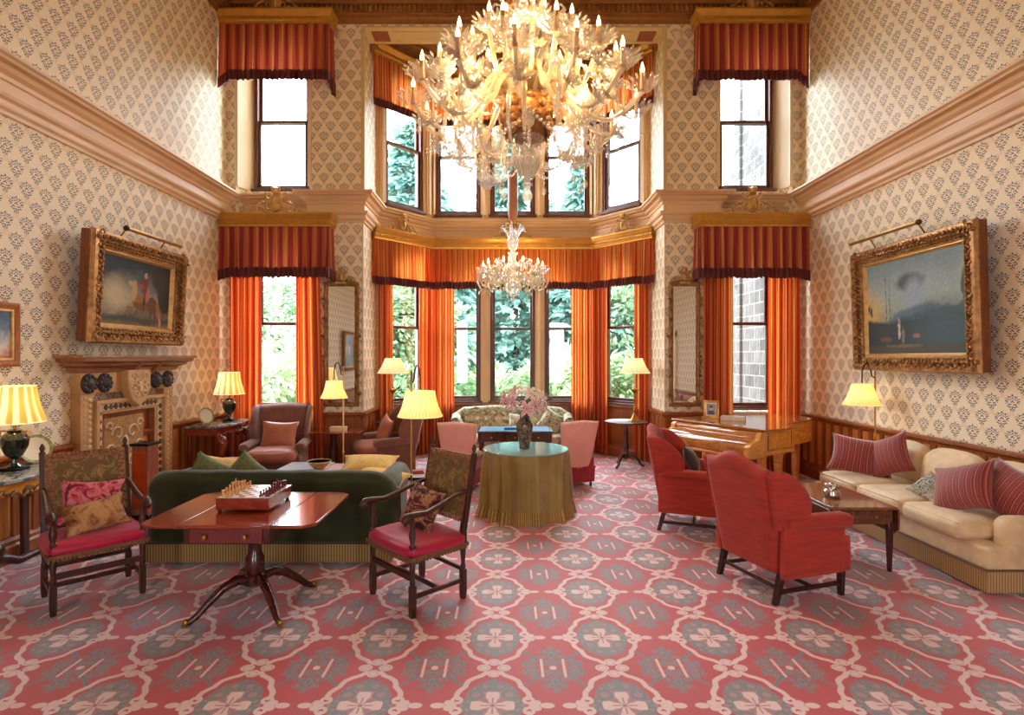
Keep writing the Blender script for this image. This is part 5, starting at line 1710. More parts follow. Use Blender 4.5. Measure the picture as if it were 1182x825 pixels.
t = thing('chintz_sofa', 'buttoned green floral sofa under the bay windows', 'sofa', (.10, 9.62, 0))
HL = 1.02
b = MB(); b.rbox(-HL, HL, -.40, .36, .10, .36, .04); b.build('seat_base', FLORAL, t, smooth=180, weld=True)
for i in range(2):
    b = MB(); b.rbox(-.84 + i * .84, -.84 + (i + 1) * .84 - .01, -.42, .2, .36, .48, .05, bulge=.03); b.build('seat_cushion', FLORALT, t, smooth=180, weld=True)
b = MB()
def tuft(u, v):
    x = (2 * u - 1) * .86
    z = .40 + v * .47
    bt = abs(sin(pi * (x / .17 + .5 * (int(v * 3.999) % 2)))) * abs(sin(pi * v * 4))
    return (x, .17 - .05 * bt - .06 * sin(pi * v) + .10 * v, z + .0)
b.grid(tuft, 80, 32); b.build('buttoned_back', FLORALT, t, smooth=180)
b = MB(); b.rbox(-HL + .04, HL - .04, .22, .37, .30, .80, .07)
b.tube([(-HL - .0, .16, .74), (-HL + .16, .27, .82), (-.4, .29, .845), (.4, .29, .845), (HL - .16, .27, .82), (HL, .16, .74)], [.06, .085, .09, .09, .085, .06], 14)
b.build('backrest', FLORAL, t, smooth=60)
for s in (-1, 1):
    b = MB(); b.rbox(s * (HL - .08) - .07, s * (HL - .08) + .07, -.36, .28, .30, .70, .06); b.tube([(s * (HL - .05), -.38, .70), (s * (HL - .04), 0, .71), (s * (HL - .02), .2, .74)], [.085, .09, .08], 14); b.build('armrest', FLORAL, t, smooth=60)
for s in (-1, 1):
    for yy in (-.34, .3):
        b = MB(); b.lathe([(.02, 0), (.03, .05), (.035, .12)], 10, s * .9, yy); b.build('leg', M_LEGD, t)
pillow('cushion', 'dark green floral cushion at the piano end of the bay sofa', FLORAL, (.78, 9.46, .68), (radians(66), .5, -.2), .42, .42, .16)
pillow('cushion', 'pale floral cushion at the middle of the bay sofa', FLORALT, (.22, 9.50, .66), (radians(66), .1, .1), .38, .34, .15)

# ------------------------------------------------------------------ piano
PZ = face(-.864, -.503)
t = thing('grand_piano', 'golden walnut grand piano with closed lid in the corner of the room', 'piano', (2.69, 7.0, 0), PZ)
out = [(-.68, 0), (.68, 0), (.68, .56), (.65, .64), (.52, .72), (.42, .86), (.37, 1.1), (.34, 1.4), (.26, 1.66), (.10, 1.78), (-.15, 1.76), (-.42, 1.58), (-.62, 1.36), (-.68, 1.2)]
b = MB(); b.prism(out, .65, .93); b.build('case', M_WALNUT, t, bevel=.006)
b = MB(); b.prism([(x * 1.055, y * 1.02 - .035) for x, y in out], .93, .955); b.build('lid', M_WALNUTT, t, bevel=.005)
b = MB(); b.prism([(x * 1.015, y * 1.01 - .01) for x, y in out], .645, .675); b.build('base_moulding', M_WALNUT, t, bevel=.005)
b = MB()
prof = [(0.02, .925), (-.03, .915), (-.055, .885), (-.07, .85), (-.13, .83), (-.20, .80), (-.245, .765), (-.26, .72), (-.26, .66), (.02, .66)]
b.prism(prof, -.62, .62, 'x'); b.build('fallboard', M_WALNUTT, t, smooth=40, bevel=.004)
for s in (-1, 1):
    prof2 = [(0.02, .925), (-.04, .92), (-.075, .89), (-.09, .84), (-.15, .82), (-.235, .80), (-.285, .76), (-.30, .70), (-.295, .645), (.02, .645)]
    b = MB(); b.prism(prof2, s * .65 - .035, s * .65 + .035, 'x'); b.build('cheek', M_WALNUT, t, bevel=.006)
b = MB(); b.box(-.685, .685, -.305, .0, .625, .655); b.build('key_bed', M_WALNUT, t, bevel=.004)
b = MB(); b.box(.684, .688, .08, .50, .72, .89); b.build('inlaid_panel', wood('burr_panel', C(196, 116, 40), C(236, 164, 80), .2, (5, 5, 5)), t)
b = MB()
ln = .0035
for z0, z1, y0, y1 in ((.70, .703, .06, .52), (.907, .91, .06, .52), (.70, .91, .057, .06), (.70, .91, .52, .523)): b.box(.683, .687, y0, y1, z0, z1)
b.build('inlay_line', M_DKOAK, t, smooth=0)
for (lx, ly) in ((.55, .14), (.55, .46), (-.55, .14), (-.55, .46), (-.12, 1.45), (.16, 1.45)):
    b = MB(); b.taper(lx, ly, .05, .65, .028, .028, .042, .042); b.lathe([(.03, 0), (.03, .05)], 10, lx, ly); b.box(lx - .05, lx + .05, ly - .05, ly + .05, .60, .65); b.build('leg', M_WALNUT, t, bevel=.004)
for lx in (.55, -.55):
    b = MB(); b.box(lx - .025, lx + .025, .14, .46, .12, .16); b.build('stretcher', M_WALNUT, t, bevel=.004)
b = MB(); b.box(-.10, -.07, .22, .25, .12, .65); b.box(.07, .10, .22, .25, .12, .65); b.box(-.14, .14, .15, .30, .08, .13); b.build('pedal_lyre', M_WALNUT, t, bevel=.004)
pm = Matrix.Translation((2.69, 7.0, 0)) @ Matrix.Rotation(PZ, 4, 'Z')
def onp(x, y, z=.956): return pm @ Vector((x, y, z))
t = thing('photo_frame', 'gilt framed photograph standing on the piano lid', 'photo frame', onp(-.42, .42), PZ + .5)
t.rotation_euler = (-.16, 0, PZ + .62)
b = MB(); b.at(0, 0, .125); ring_profile(b, .20, .25, [(0, 0), (0, .016), (.012, .02), (.03, .012), (.032, .004)]); b.build('frame', M_GILT, t)
b = MB(); b.box(-.09, .09, -.006, 0, .012, .238); b.build('mount', simple('white_mount', C(226, 220, 208), .5), t, smooth=0)
m = NT('portrait_photo')
px, py, pz = m.xyz(m.tc()); p = m.vec(px, pz)
c = m.mix(m.ell(p, 0, .07, .045, .045).step(.2), C(150, 146, 140), C(50, 46, 46)); c = m.mix(m.ell(p, 0, .135, .022, .03).step(.15), c, C(206, 180, 160)); c = m.mix(m.ell(p, 0, .158, .024, .014).step(.2), c, C(60, 44, 36))
m.set('Base Color', c).set('Roughness', .2)
b = MB(); b.box(-.055, .055, -.009, -.006, .05, .20); b.build('photograph', m.mat, t, smooth=0)
b = MB(); b.box(-.02, .02, .0, .075, .0, .008); b.box(-.02, .02, .0, .006, 0, .2); b.build('strut', M_BLACK, t)
q = onp(-.12, .50)
t = thing('large_book', 'thick pale book lying flat on the piano lid', 'book', q, PZ + .55)
b = MB(); b.box(-.15, .145, -.105, .105, .006, .046); b.build('pages', simple('book_pages', C(232, 222, 200), .7), t)
b = MB(); b.box(-.155, .15, -.11, .11, 0, .006); b.box(-.155, .15, -.11, .11, .046, .052); b.box(-.155, -.148, -.11, .11, 0, .052); b.build('cover', simple('book_cover', C(206, 190, 170), .4, var=.3, scale=20), t, bevel=.002)

# ------------------------------------------------------------------ ottoman table with bowl, red stool
t = thing('ottoman_table', 'large mauve ottoman table with glass half between sofa and armchairs', 'ottoman', (-2.2, 6.75, 0))
b = MB(); b.rbox(-.60, .60, -.32, .36, .16, .43, .05); b.build('upholstered_box', simple('mauve_fabric', C(176, 122, 118), .7, var=.1, sheen=.4), t, smooth=180, weld=True)
b = MB(); b.box(-.58, -.02, -.30, .34, .43, .445); b.build('glass_tray', simple('pale_tray', C(206, 214, 226), .06, spec=.9), t, bevel=.004)
for sx in (-1, 1):
    for sy in (-.26, .30):
        b = MB(); b.lathe([(.02, 0), (.03, .04), (.025, .10), (.035, .18)], 10, sx * .53, sy); b.build('leg', M_LEGD, t)
t = thing('painted_bowl', 'blue and orange painted bowl on the pale tray of the ottoman', 'bowl', (-2.28, 6.66, .446))
b = MB(); b.lathe([(.06, 0), (.07, .012), (.11, .045), (.135, .085), (.14, .09)], 28); b.build('outside', simple('orange_glaze', C(206, 150, 80), .2, var=.3, scale=20), t)
b = MB(); b.lathe([(.141, .09), (.132, .086), (.105, .046), (.05, .02), (0, .018)], 28); b.build('inside', simple('blue_glaze', C(120, 130, 150), .2, var=.5, scale=24), t)
b = MB(); b.tube([(.139 * cos(a * pi / 20), .139 * sin(a * pi / 20), .09) for a in range(41)], .006, 6); b.build('rim', simple('cream_glaze', C(222, 210, 180), .2), t)
t = thing('red_stool', 'round red velvet stool in front of the fireside console', 'stool', (-3.60, 7.05, 0))
b = MB(); b.lathe([(.24, .38), (.25, .42), (.24, .46), (.18, .485), (0, .495)], 28); b.build('seat', simple('faded_red_velvet', C(196, 76, 70), .6, var=.1, sheen=.5), t)
b = MB(); b.lathe([(.22, .34), (.245, .36), (.245, .39), (.2, .39)], 28); b.build('rim', M_MAHOGD, t)
for i in range(4):
    a = pi / 4 + i * pi / 2
    b = MB(); b.tube([(.2 * cos(a), .2 * sin(a), .36), (.22 * cos(a), .22 * sin(a), .22), (.2 * cos(a), .2 * sin(a), .08), (.22 * cos(a), .22 * sin(a), .012)], [.026, .022, .016, .02], 8); b.build('leg', M_MAHOGD, t)
# ------------------------------------------------------------------ lamps
def shade_mat(name, c1, c2, n, glow):
    m = NT(name)
    u, v, _ = m.xyz(E(m.t, m.new('UVMap').outputs[0]))
    col = m.ramp((u * n).fr(), [(0, c1), (.42, c1), (.58, c2), (1, c2)])
    m.n.remove(m.b)
    d, t, e, a, s = m.new('BsdfDiffuse'), m.new('BsdfTranslucent'), m.new('Emission'), m.new('MixShader'), m.new('AddShader')
    m.l.new(col.k, d.inputs[0]); m.l.new(col.k, t.inputs[0]); m.l.new(col.k, e.inputs[0])
    e.inputs[1].default_value = glow
    a.inputs[0].default_value = .55
    m.l.new(d.outputs[0], a.inputs[1]); m.l.new(t.outputs[0], a.inputs[2])
    m.l.new(a.outputs[0], s.inputs[0]); m.l.new(e.outputs[0], s.inputs[1])
    m.l.new(s.outputs[0], m.out.inputs[0])
    return m.mat
SH_YEL = shade_mat('lit_yellow_silk', C(253, 236, 180), C(246, 214, 132), 40, .30)
SH_PALE = shade_mat('lit_pale_silk', C(250, 238, 204), C(236, 216, 164), 40, .26)
SH_STR = shade_mat('lit_striped_silk', C(254, 240, 200), C(226, 176, 90), 14, .34)

def lamp_shade(t, z, r0, r1, h, mat, pleats=40, amp=.004, watts=8, x=0, y=0):
    """pleated empire shade: r0 bottom, r1 top radius, z its lower rim"""
    b = MB()
    def fn(u, v):
        a = 2 * pi * u
        r = (r0 + (r1 - r0) * v) + amp * cos(pleats * a) - .012 * sin(pi * v)
        return (x + r * cos(a), y + r * sin(a), z + h * v)
    b.grid(fn, pleats * 6, 5, cu=True)
    s = b.build('lamp_shade', mat, t, smooth=180)
    b = MB()
    for r, zz in ((r0, z), (r1, z + h)):
        b = MB(); b.tube([(x + r * cos(2 * pi * i / 36), y + r * sin(2 * pi * i / 36), zz) for i in range(37)], .006, 5)
        b.build('rim_band', mat, s)
    b = MB(); b.lathe([(0, -.05), (.018, -.04), (.028, -.01), (.02, .02), (.012, .04)], 12, x, y, z + h * .5)
    b.build('bulb', emis_bulb, t)
    point('lamp_light', (x, y, z + h * .42), watts, (1, .76, .42), .03, t)
    return s
emis_bulb = emis('lit_bulb', (1, .75, .42, 1), 8.)
VASEG = simple('dark_green_vase', C(40, 44, 34), .12, .2, var=.5, scale=9, coat=.6)

def urn_lamp(label, x, y, z, k, mat, sh, hs):
    t = thing('table_lamp', label, 'table lamp', (x, y, z))
    b = MB(); b.box(-.07 * k, .07 * k, -.07 * k, .07 * k, 0, .025 * k); b.build('plinth', M_BLACK, t, bevel=.004)
    b = MB(); b.lathe([(.045 * k, .025 * k), (.055 * k, .035 * k), (.025 * k, .06 * k), (.022 * k, .09 * k), (.06 * k, .13 * k), (.092 * k, .20 * k), (.098 * k, .26 * k), (.075 * k, .30 * k), (.05 * k, .315 * k), (.055 * k, .335 * k), (.03 * k, .345 * k)], 24); b.build('urn', mat, t)
    for s in (-1, 1):
        b = MB(); b.tube([(s * .09 * k, 0, .26 * k), (s * .125 * k, 0, .28 * k), (s * .12 * k, 0, .325 * k), (s * .06 * k, 0, .325 * k)], .009 * k, 6); b.build('handle', M_BRASS, t)
    b = MB(); b.lathe([(.012, .34 * k), (.012, .44 * k + .1)], 10); b.build('stem', M_BRASS, t)
    lamp_shade(t, .40 * k, .205 * k, .135 * k, hs, sh, 14 if sh is SH_STR else 40, .010 if sh is SH_STR else .004)
    return t

def candlestick_lamp(label, x, y, z):
    t = thing('table_lamp', label, 'table lamp', (x, y, z))
    b = MB(); b.lathe([(.10, 0), (.10, .012), (.055, .06), (.022, .12), (.018, .16), (.028, .18), (.016, .2), (.015, .34), (.024, .36), (.016, .38), (.016, .46), (.03, .48), (.055, .50), (.062, .53), (.045, .545), (.012, .55)], 20); b.build('candlestick', M_BRASS, t)
    b = MB(); b.lathe([(.012, .54), (.012, .86)], 10); b.build('candle_tube', simple('ivory_tube', C(226, 196, 140), .5), t)
    lamp_shade(t, .80, .25, .125, .24, SH_PALE)
    return t

def tripod_table(label, x, y, r=.35, h=.75):
    t = thing('tripod_table', label, 'table', (x, y, 0))
    b = MB(); b.lathe([(0, h - .025), (r - .02, h - .025), (r, h - .012), (r, h), (r - .012, h), (r - .03, h - .008), (0, h - .008)], 40); b.build('tabletop', M_DKOAK, t)
    b = MB(); b.lathe([(.12, h - .04), (.03, h - .05), (.025, h - .10), (.045, h - .18), (.03, h - .24), (.035, h - .34), (.055, h - .42), (.035, h - .47), (.05, .22), (.05, .16), (.02, .13)], 16); b.build('column', M_DKOAK, t)
    for i in range(3):
        a = pi / 2 + .3 + i * 2 * pi / 3
        b = MB(); pts = [(.03, .20), (.12, .20), (.19, .13), (.24, .05), (.29, .02)]
        b.tube([(q * cos(a), q * sin(a), zz) for q, zz in pts], [.03, .028, .024, .02, .022], 8); b.build('leg', M_DKOAK, t, smooth=60)
    return t
tripod_table('round dark tripod table in the bay with the brass candlestick lamp, piano side', 1.97, 9.0)
candlestick_lamp('brass candlestick lamp with pleated shade on the tripod table, piano side of bay', 2.13, 9.06, .743)
tripod_table('round dark tripod table mostly hidden behind the sideways brown armchair', -1.84, 9.0)
candlestick_lamp('brass candlestick lamp with pleated shade behind the sideways brown armchair', -1.88, 9.04, .743)

def floor_lamp(label, x, y, hz, dx, sh, rod, r0=.22, r1=.145, h=.245, hook=True):
    """pole with a hooked arm; the shade hangs beside the pole on side dx"""
    t = thing('floor_lamp', label, 'floor lamp', (x, y, 0))
    b = MB(); b.lathe([(.14, 0), (.14, .012), (.10, .025), (.03, .04), (.014, .06)], 28); b.build('base', rod, t)
    b = MB(); b.lathe([(.011, .05), (.011, .46), (.017, .47), (.017, .49), (.011, .50), (.0095, hz + .18), (.014, hz + .19), (.004, hz + .21)], 12); b.build('pole', rod, t)
    b = MB(); ox = dx * (.16 if hook else .10)
    b.tube([(0, 0, hz + .08), (ox * .25, 0, hz + .10), (ox * .4, 0, hz + .22), (ox * .6, 0, hz + .265), (ox * .85, 0, hz + .24), (ox, 0, hz + .15), (ox, 0, hz + .02)], .008, 8); b.build('hooked_arm', M_BLACK if hook else rod, t, smooth=60)
    lamp_shade(t, hz - h, r0, r1, h, sh, watts=8, x=ox)
    return t
floor_lamp('brass floor lamp with large yellow shade between green sofa and carved armchair', -.95, 5.46, 1.46, .55, SH_YEL, M_BRASS)
floor_lamp('brass floor lamp with small yellow shade behind the cream sofa', 4.50, 6.66, 1.47, -1, SH_YEL, M_BRASS, .205, .11)
floor_lamp('slender pale floor lamp with small yellow shade in front of the pier glass', -2.27, 7.6, 1.47, -.8, SH_YEL, simple('pale_brass', C(226, 196, 150), .35, .6), .18, .105, .23)

# square pedestal table in front of the pier glass
t = thing('pedestal_table', 'small rectangular pedestal table below the pier glass beside the brown armchairs', 'table', (-2.55, 8.05, 0))
b = MB(); b.box(-.42, .42, -.26, .26, .70, .725); b.build('tabletop', M_MAHOG, t, bevel=.006)
b = MB(); b.lathe([(.16, .69), (.06, .66), (.045, .60), (.06, .45), (.07, .30), (.05, .22), (.07, .14), (.19, .06), (.2, .02), (.2, 0)], 18); b.build('pedestal', M_MAHOGD, t)
b = MB(); b.box(-.11, .11, -.07, .07, 0, .05); b.box(-.115, .115, -.075, .075, .05, .062); o = b.build('cigar_box', simple('pale_box', C(214, 190, 150), .5), bevel=.004); o.location = (-2.46, 8.0, .726); tag(o, 'small pale box on the pedestal table below the pier glass', 'box')

# octagonal glass table by the floor lamp
t = thing('glass_side_table', 'small octagonal glass side table beside the yellow floor lamp', 'side table', (-.98, 5.98, 0))
P8 = [(.20 * cos(pi / 8 + i * pi / 4) * 1.0, .22 * sin(pi / 8 + i * pi / 4)) for i in range(8)]
b = MB(); b.prism(P8, .515, .527); b.build('glass_top', simple('pale_glass_top', C(196, 204, 206), .05, spec=.9), t)
b = MB(); b.sweep([(-.0, .50), (.012, .50), (.012, .53), (0, .53)], P8, inside=1, closed=True); b.build('rim', M_BLACK, t)
for i in (0, 2, 4, 6):
    x, y = P8[i]
    b = MB(); b.tube([(x * .95, y * .95, .51), (x * .8, y * .8, .25), (x, y, .006)], .010, 6); b.build('leg', M_BLACK, t)
b = MB(); b.box(-.07, .07, -.05, .05, 0, .02); b.box(-.06, .06, -.045, .045, .02, .035); o = b.build('small_book', simple('red_book', C(160, 60, 56), .5, var=.3, scale=30), bevel=.002); o.location = (-.98, 6.0, .528); o.rotation_euler = (0, 0, .3); tag(o, 'two-tone small book on the octagonal glass table', 'book')

# ------------------------------------------------------------------ marble-topped consoles on the fireplace wall
def marble():
    m = NT('grey_marble')
    n = m.noise(7, 6, None, .65, 1.5)
    m.set('Base Color', m.ramp(n, [(.3, C(56, 60, 60)), (.5, C(120, 126, 124)), (.58, C(196, 196, 188)), (.66, C(96, 102, 100))])).set('Roughness', .12)
    return m.mat
MARBLE = marble()
def console(label, y0, y1, dep, h, wood_m, lion=False):
    yc, w = (y0 + y1) / 2, (y1 - y0)
    t = thing('console_table', label, 'console table', (XL + .08, yc, 0), face(1, 0))
    n = 24
    # serpentine front, local: wall at y=0, front at -dep
    fr = [(-w / 2 + w * i / n, -dep + .05 * cos(2 * pi * i / n) * 1.0 + (.05 if i in (0, n) else 0)) for i in range(n + 1)]
    top = fr + [(w / 2, 0), (-w / 2, 0)]
    b = MB(); b.prism(top, h - .03, h); b.build('marble_top', MARBLE, t, bevel=.006)
    ins = [(x * .95, y * .94) for x, y in fr] + [(w / 2 * .95, 0), (-w / 2 * .95, 0)]
    b = MB(); b.prism(ins, h - .13, h - .03); ap = b.build('apron', wood_m, t, bevel=.005)
    b = MB()
    for i in range(26):
        u = i / 25
        k = min(n, int(u * n)); x, y = fr[k]
        b.at(x * .95, y * .95 - .01, h - .10 - .03 * sin(pi * u * 3) ** 2, 0, (.8 if i % 2 else -.8)); b.ball(0, 0, 0, .035, .016, .016, 7, 5)
    for s in (-1, 0, 1): b.at(s * w * .0, -dep * 1.0, h - .12); b.ball(0, 0, 0, .07, .03, .06)
    b.at(); b.build('carved_swag', M_GILTD if lion else wood_m, ap, smooth=60)
    for s in (-1, 1):
        b = MB()
        x = s * (w / 2 - .10)
        b.tube([(x, -dep * .82, h - .12), (x, -dep * .98, h - .25), (x, -dep * .92, h - .42), (x, -dep * .70, .26), (x, -dep * .66, .16), (x, -dep * .82, .07), (x, -dep * .92, .05)], [.05, .062, .05, .036, .034, .042, .05], 10)
        b.ball(x, -dep * .93, .05, .055, .06, .05)
        b.ball(x, -dep * .98, h - .20, .055, .05, .06)
        b.build('leg', M_DKOAK if lion else wood_m, t, smooth=60)
        b = MB(); b.box(x - .03, x + .03, -.06, -.02, 0, h - .12); b.build('leg', M_DKOAK if lion else wood_m, t, bevel=.006)
    b = MB()
    b.tube([(-w / 2 + .10, -dep * .66, .16), (-w * .15, -dep * .55, .12), (0, -dep * .5, .20), (w * .15, -dep * .55, .12), (w / 2 - .10, -dep * .66, .16)], [.03, .035, .05, .035, .03], 8); b.ball(0, -dep * .5, .24, .07, .05, .08)
    b.build('stretcher', M_DKOAK if lion else wood_m, t, smooth=60)
    return t
console('serpentine marble-topped console in the corner between fireplace and window', 7.28, 8.24, .50, .88, M_MAHOG)
console('marble-topped carved console table cut by the picture edge behind the carved armchair', 3.75, 4.95, .50, .86, M_WALNUT, True)
urn_lamp('urn table lamp with striped cream and gold shade on the corner console', -4.02, 7.92, .881, .98, VASEG, SH_STR, .31)
urn_lamp('large green urn lamp with striped shade on the console at the picture edge', -4.10, 4.55, .861, 1.0, VASEG, SH_STR, .30)
def plate(label, x, y, z, r, m1):
    t = thing('display_plate', label, 'plate', (x, y, z), face(1, -.45))
    b = MB(); b.at(0, 0, r, pi / 2 - .22)
    b.lathe([(0, .0), (r * .6, .0), (r * .68, .008), (r, .022), (r, .028), (r * .66, .014), (0, .008)], 36); p = b.build('plate', m1, t)
    b = MB(); b.at(0, 0, r, pi / 2 - .22); b.lathe([(r * .80, .0165), (r * .97, .0275), (r, .030), (r * .97, .0295), (r * .80, .0195)], 36, cap=False); b.build('painted_rim', simple('gilt_green_rim', C(150, 160, 110), .25, var=.4, scale=40), p)
    b = MB(); b.tube([(-.05, -.03, .005), (-.04, .05, .01), (0, .05, r * 1.3), (.04, .05, .01), (.05, -.03, .005)], .005, 6); b.build('stand', M_DKOAK, t)
M_CHINA = simple('white_china', C(236, 230, 216), .15, var=.05)
plate('white china plate with green rim on a stand on the console at the picture edge', -4.20, 4.86, .861, .125, M_CHINA)
plate('white china plate on a stand beside the urn lamp on the corner console', -4.14, 7.50, .881, .115, M_CHINA)
b = MB(); b.box(-.04, .04, -.025, .025, 0, .02); b.box(-.03, .03, -.02, .02, .02, .03); o = b.build('snuff_box', M_BRASS, bevel=.003); o.location = (-4.12, 7.36, .881); tag(o, 'tiny brass box on the corner console near the chimneypiece', 'box')

# ------------------------------------------------------------------ chimneypiece
M_CHIM = simple('chimney_stone', C(196, 150, 98), .5, var=.18, scale=6, bump=.15, bscale=40)
M_CHIMW = wood('mantel_wood', C(120, 72, 42), C(176, 118, 74), .4, (2, 12, 12))
M_CHIML = simple('pale_carved_stone', C(216, 186, 142), .55, var=.18, scale=20, bump=.3, bscale=60)
M_SLATE = simple('dark_roundel', C(62, 52, 54), .45, .2, var=.4, scale=30, bump=.5, bscale=60)
FYC = 6.26
t = thing('fireplace', 'tall carved chimneypiece with wooden mantelshelf and dark roundels on the wall', 'fireplace', (XL, FYC, 0), face(1, 0))
BW, OW, OH = .76, .43, 1.19      # half widths of body and opening, opening height
FD = .11
for s in (-1, 1):
    b = MB(); b.prism([(s * .58, -FD), (s * .58, 0), (s * BW, 0), (s * BW, -FD)], 0, 1.42)
    b.build('jamb', M_CHIM, t, bevel=.008)
b = MB(); b.box(-BW, BW, -FD, 0, 1.42, 1.66); b.build('frieze', M_CHIM, t, bevel=.006)
# moulded architrave round the opening with a band of lozenges
b = MB()
def arch(b, o, w, y0, y1):
    b.box(-o - w, -o, y0, y1, 0, OH + (o - OW) + w); b.box(o, o + w, y0, y1, 0, OH + (o - OW) + w); b.box(-o, o, y0, y1, OH + (o - OW), OH + (o - OW) + w)
arch(b, OW, .035, -FD + .02, -.01); arch(b, OW + .115, .045, -FD - .04, -.01)
ar = b.build('architrave', M_CHIM, t, bevel=.008)
b = MB(); arch(b, OW + .035, .08, -FD + .005, -.01); band = b.build('lozenge_band', M_CHIML, ar, bevel=.003)
b = MB()
for i in range(14):
    for s in (-1, 1):
        b.at(s * (OW + .075), -FD, .06 + i * .088, 0, pi / 4); b.box(-.022, .022, -.006, .006, -.022, .022)
for i in range(12):
    b.at(-OW + .02 + i * .075, -FD, OH + .075, 0, pi / 4); b.box(-.022, .022, -.006, .006, -.022, .022)
b.at(); b.build('lozenges', simple('dark_inlay', C(84, 60, 44), .5), band)
b = MB()
for s in (-1, 1):
    b = MB()
    for i in range(22): b.ball(s * .645, -FD - .004, .10 + i * .06, .028, .016, .026, 6, 4); b.ball(s * .71, -FD - .002, .12 + i * .06, .014, .010, .014, 6, 4)
    b.build('carved_pilaster', M_CHIML, t, smooth=60)
for x in (-.66, -.44, .41, .64):
    b = MB(); b.at(x, -FD, 1.53, pi / 2); b.lathe([(.105, 0), (.105, .012), (.085, .03), (.06, .025), (.05, .04), (.0, .05)], 20)
    for i in range(10): b.ball(.078 * cos(i * pi / 5), .078 * sin(i * pi / 5), .026, .022, .022, .014, 6, 4)
    b.build('roundel', M_SLATE, t, smooth=60)
b = MB()
b.prism([(-.19, 1.66), (.19, 1.66), (.19, 1.46), (.12, 1.32), (0, 1.24), (-.12, 1.32), (-.19, 1.46)], -FD - .09, -FD + .01, 'y')
ct = b.build('cartouche', M_CHIM, t, bevel=.012)
b = MB()
rr = random.Random(5)
for s in (-1, 1):
    for cx, cz, r0 in ((.08, 1.58, .06), (.11, 1.47, .05), (.06, 1.38, .045), (.05, 1.50, .05)):
        b.tube([(s * (cx + r0 * (1 - .08 * q) * cos(q * .62)), -FD - .095, cz + r0 * (1 - .08 * q) * sin(q * .62)) for q in range(11)], .010, 6)
b.ball(0, -FD - .095, 1.47, .035, .02, .06)
b.build('carved_arms', M_CHIML, ct, smooth=60)
b = MB(); b.sweep([(.0, 1.64), (.03, 1.645), (.05, 1.69), (.11, 1.715), (.12, 1.74), (.17, 1.76), (.175, 1.80), (.0, 1.80)], [(-BW, 0), (-BW, -FD), (BW, -FD), (BW, 0)], inside=1)
b.box(-BW, BW, -FD, 0, 1.75, 1.80)
b.box(-BW - .22, BW + .22, -FD - .19, 0, 1.795, 1.825)
for x in (-.02, .34): b.prism([(-.10, 1.79), (-.27, 1.79), (-.23, 1.72), (-.17, 1.66), (-.10, 1.60)], x - .035, x + .035, 'x')
b.build('mantelshelf', M_CHIMW, t, bevel=.004)
b = MB(); b.box(-OW, -OW + .01, -FD + .02, .0, 0, OH); b.box(OW - .01, OW, -FD + .02, 0, 0, OH); b.box(-OW, OW, -.012, -.004, 0, OH); b.box(-OW, OW, -FD, 0, 0, .05)
b.build('firebox', simple('orange_brick', C(150, 80, 40), .8, var=.3, scale=12, bump=.4), t)
b = MB(); b.box(-.9, .9, -.55, -.08, 0, .03); b.build('hearth_slab', M_SLATE, t, bevel=.005)
t = thing('fire_screen', 'gilt embossed fire screen standing in the fireplace opening', 'fire screen', (XL + .05, FYC - .06, 0), face(1, 0))
b = MB(); b.box(-.34, .30, -.03, 0, .08, 1.14); pn = b.build('panel', tapestry_mat('embossed_leather', [C(112, 76, 40), C(186, 144, 84), C(150, 106, 56), C(206, 172, 116)], 12, 4.), t, bevel=.01)
b = MB()
for s in (-1, 1):
    for cx, cz, r0 in ((.12, .95, .10), (.22, .78, .08), (.10, .62, .09), (.24, 1.04, .06), (.2, .45, .08)):
        b.tube([(-.02 + s * (cx + r0 * (1 - .08 * q) * cos(q * .6)), -.036, cz + r0 * (1 - .08 * q) * sin(q * .6)) for q in range(11)], .013, 6)
b.ball(-.02, -.035, .85, .05, .02, .08); b.build('raised_scrolls', M_CHIML, pn, smooth=60)
for s in (-1, 1):
    b = MB(); b.box(-.02 + s * .26 - .03, -.02 + s * .26 + .03, -.14, -.03, .03, .12); b.build('foot', M_DKOAK, t, bevel=.01)
t = thing('log_cabinet', 'upright wood and copper fireside cabinet with black top before the fireplace', 'cabinet', (-4.0, 6.05, .03), face(1, 0))
b = MB(); b.box(-.10, .10, -.085, .085, .05, .80); b.build('body', wood('reddish_cabinet', C(110, 54, 36), C(170, 96, 70), .35, (10, 10, 1.4)), t, bevel=.005)
b = MB(); b.box(-.115, .115, -.10, .10, .80, .83); b.build('top', M_BLACK, t, bevel=.004)
b = MB(); b.box(-.106, -.095, -.07, .07, .12, .74); b.build('copper_panel', simple('copper', C(206, 92, 50), .3, .8), t, bevel=.003)
b = MB(); b.box(-.115, .115, -.10, .10, .0, .05); b.build('plinth', M_BLACK, t, bevel=.004)

# ------------------------------------------------------------------ small wall fittings
for x, nm in ((XC - BX - .33, 'fireplace side'), (XC + BX + .21, 'piano side')):
    b = MB(); b.at(x, YB, 6.88, pi / 2); b.lathe([(.075, 0), (.075, .02), (.06, .032), (.025, .036), (.0, .04)], 24)
    tag(b.build('wall_speaker', M_REVEAL), 'small round pale fitting high on the wall beside the bay, ' + nm, 'wall fitting')
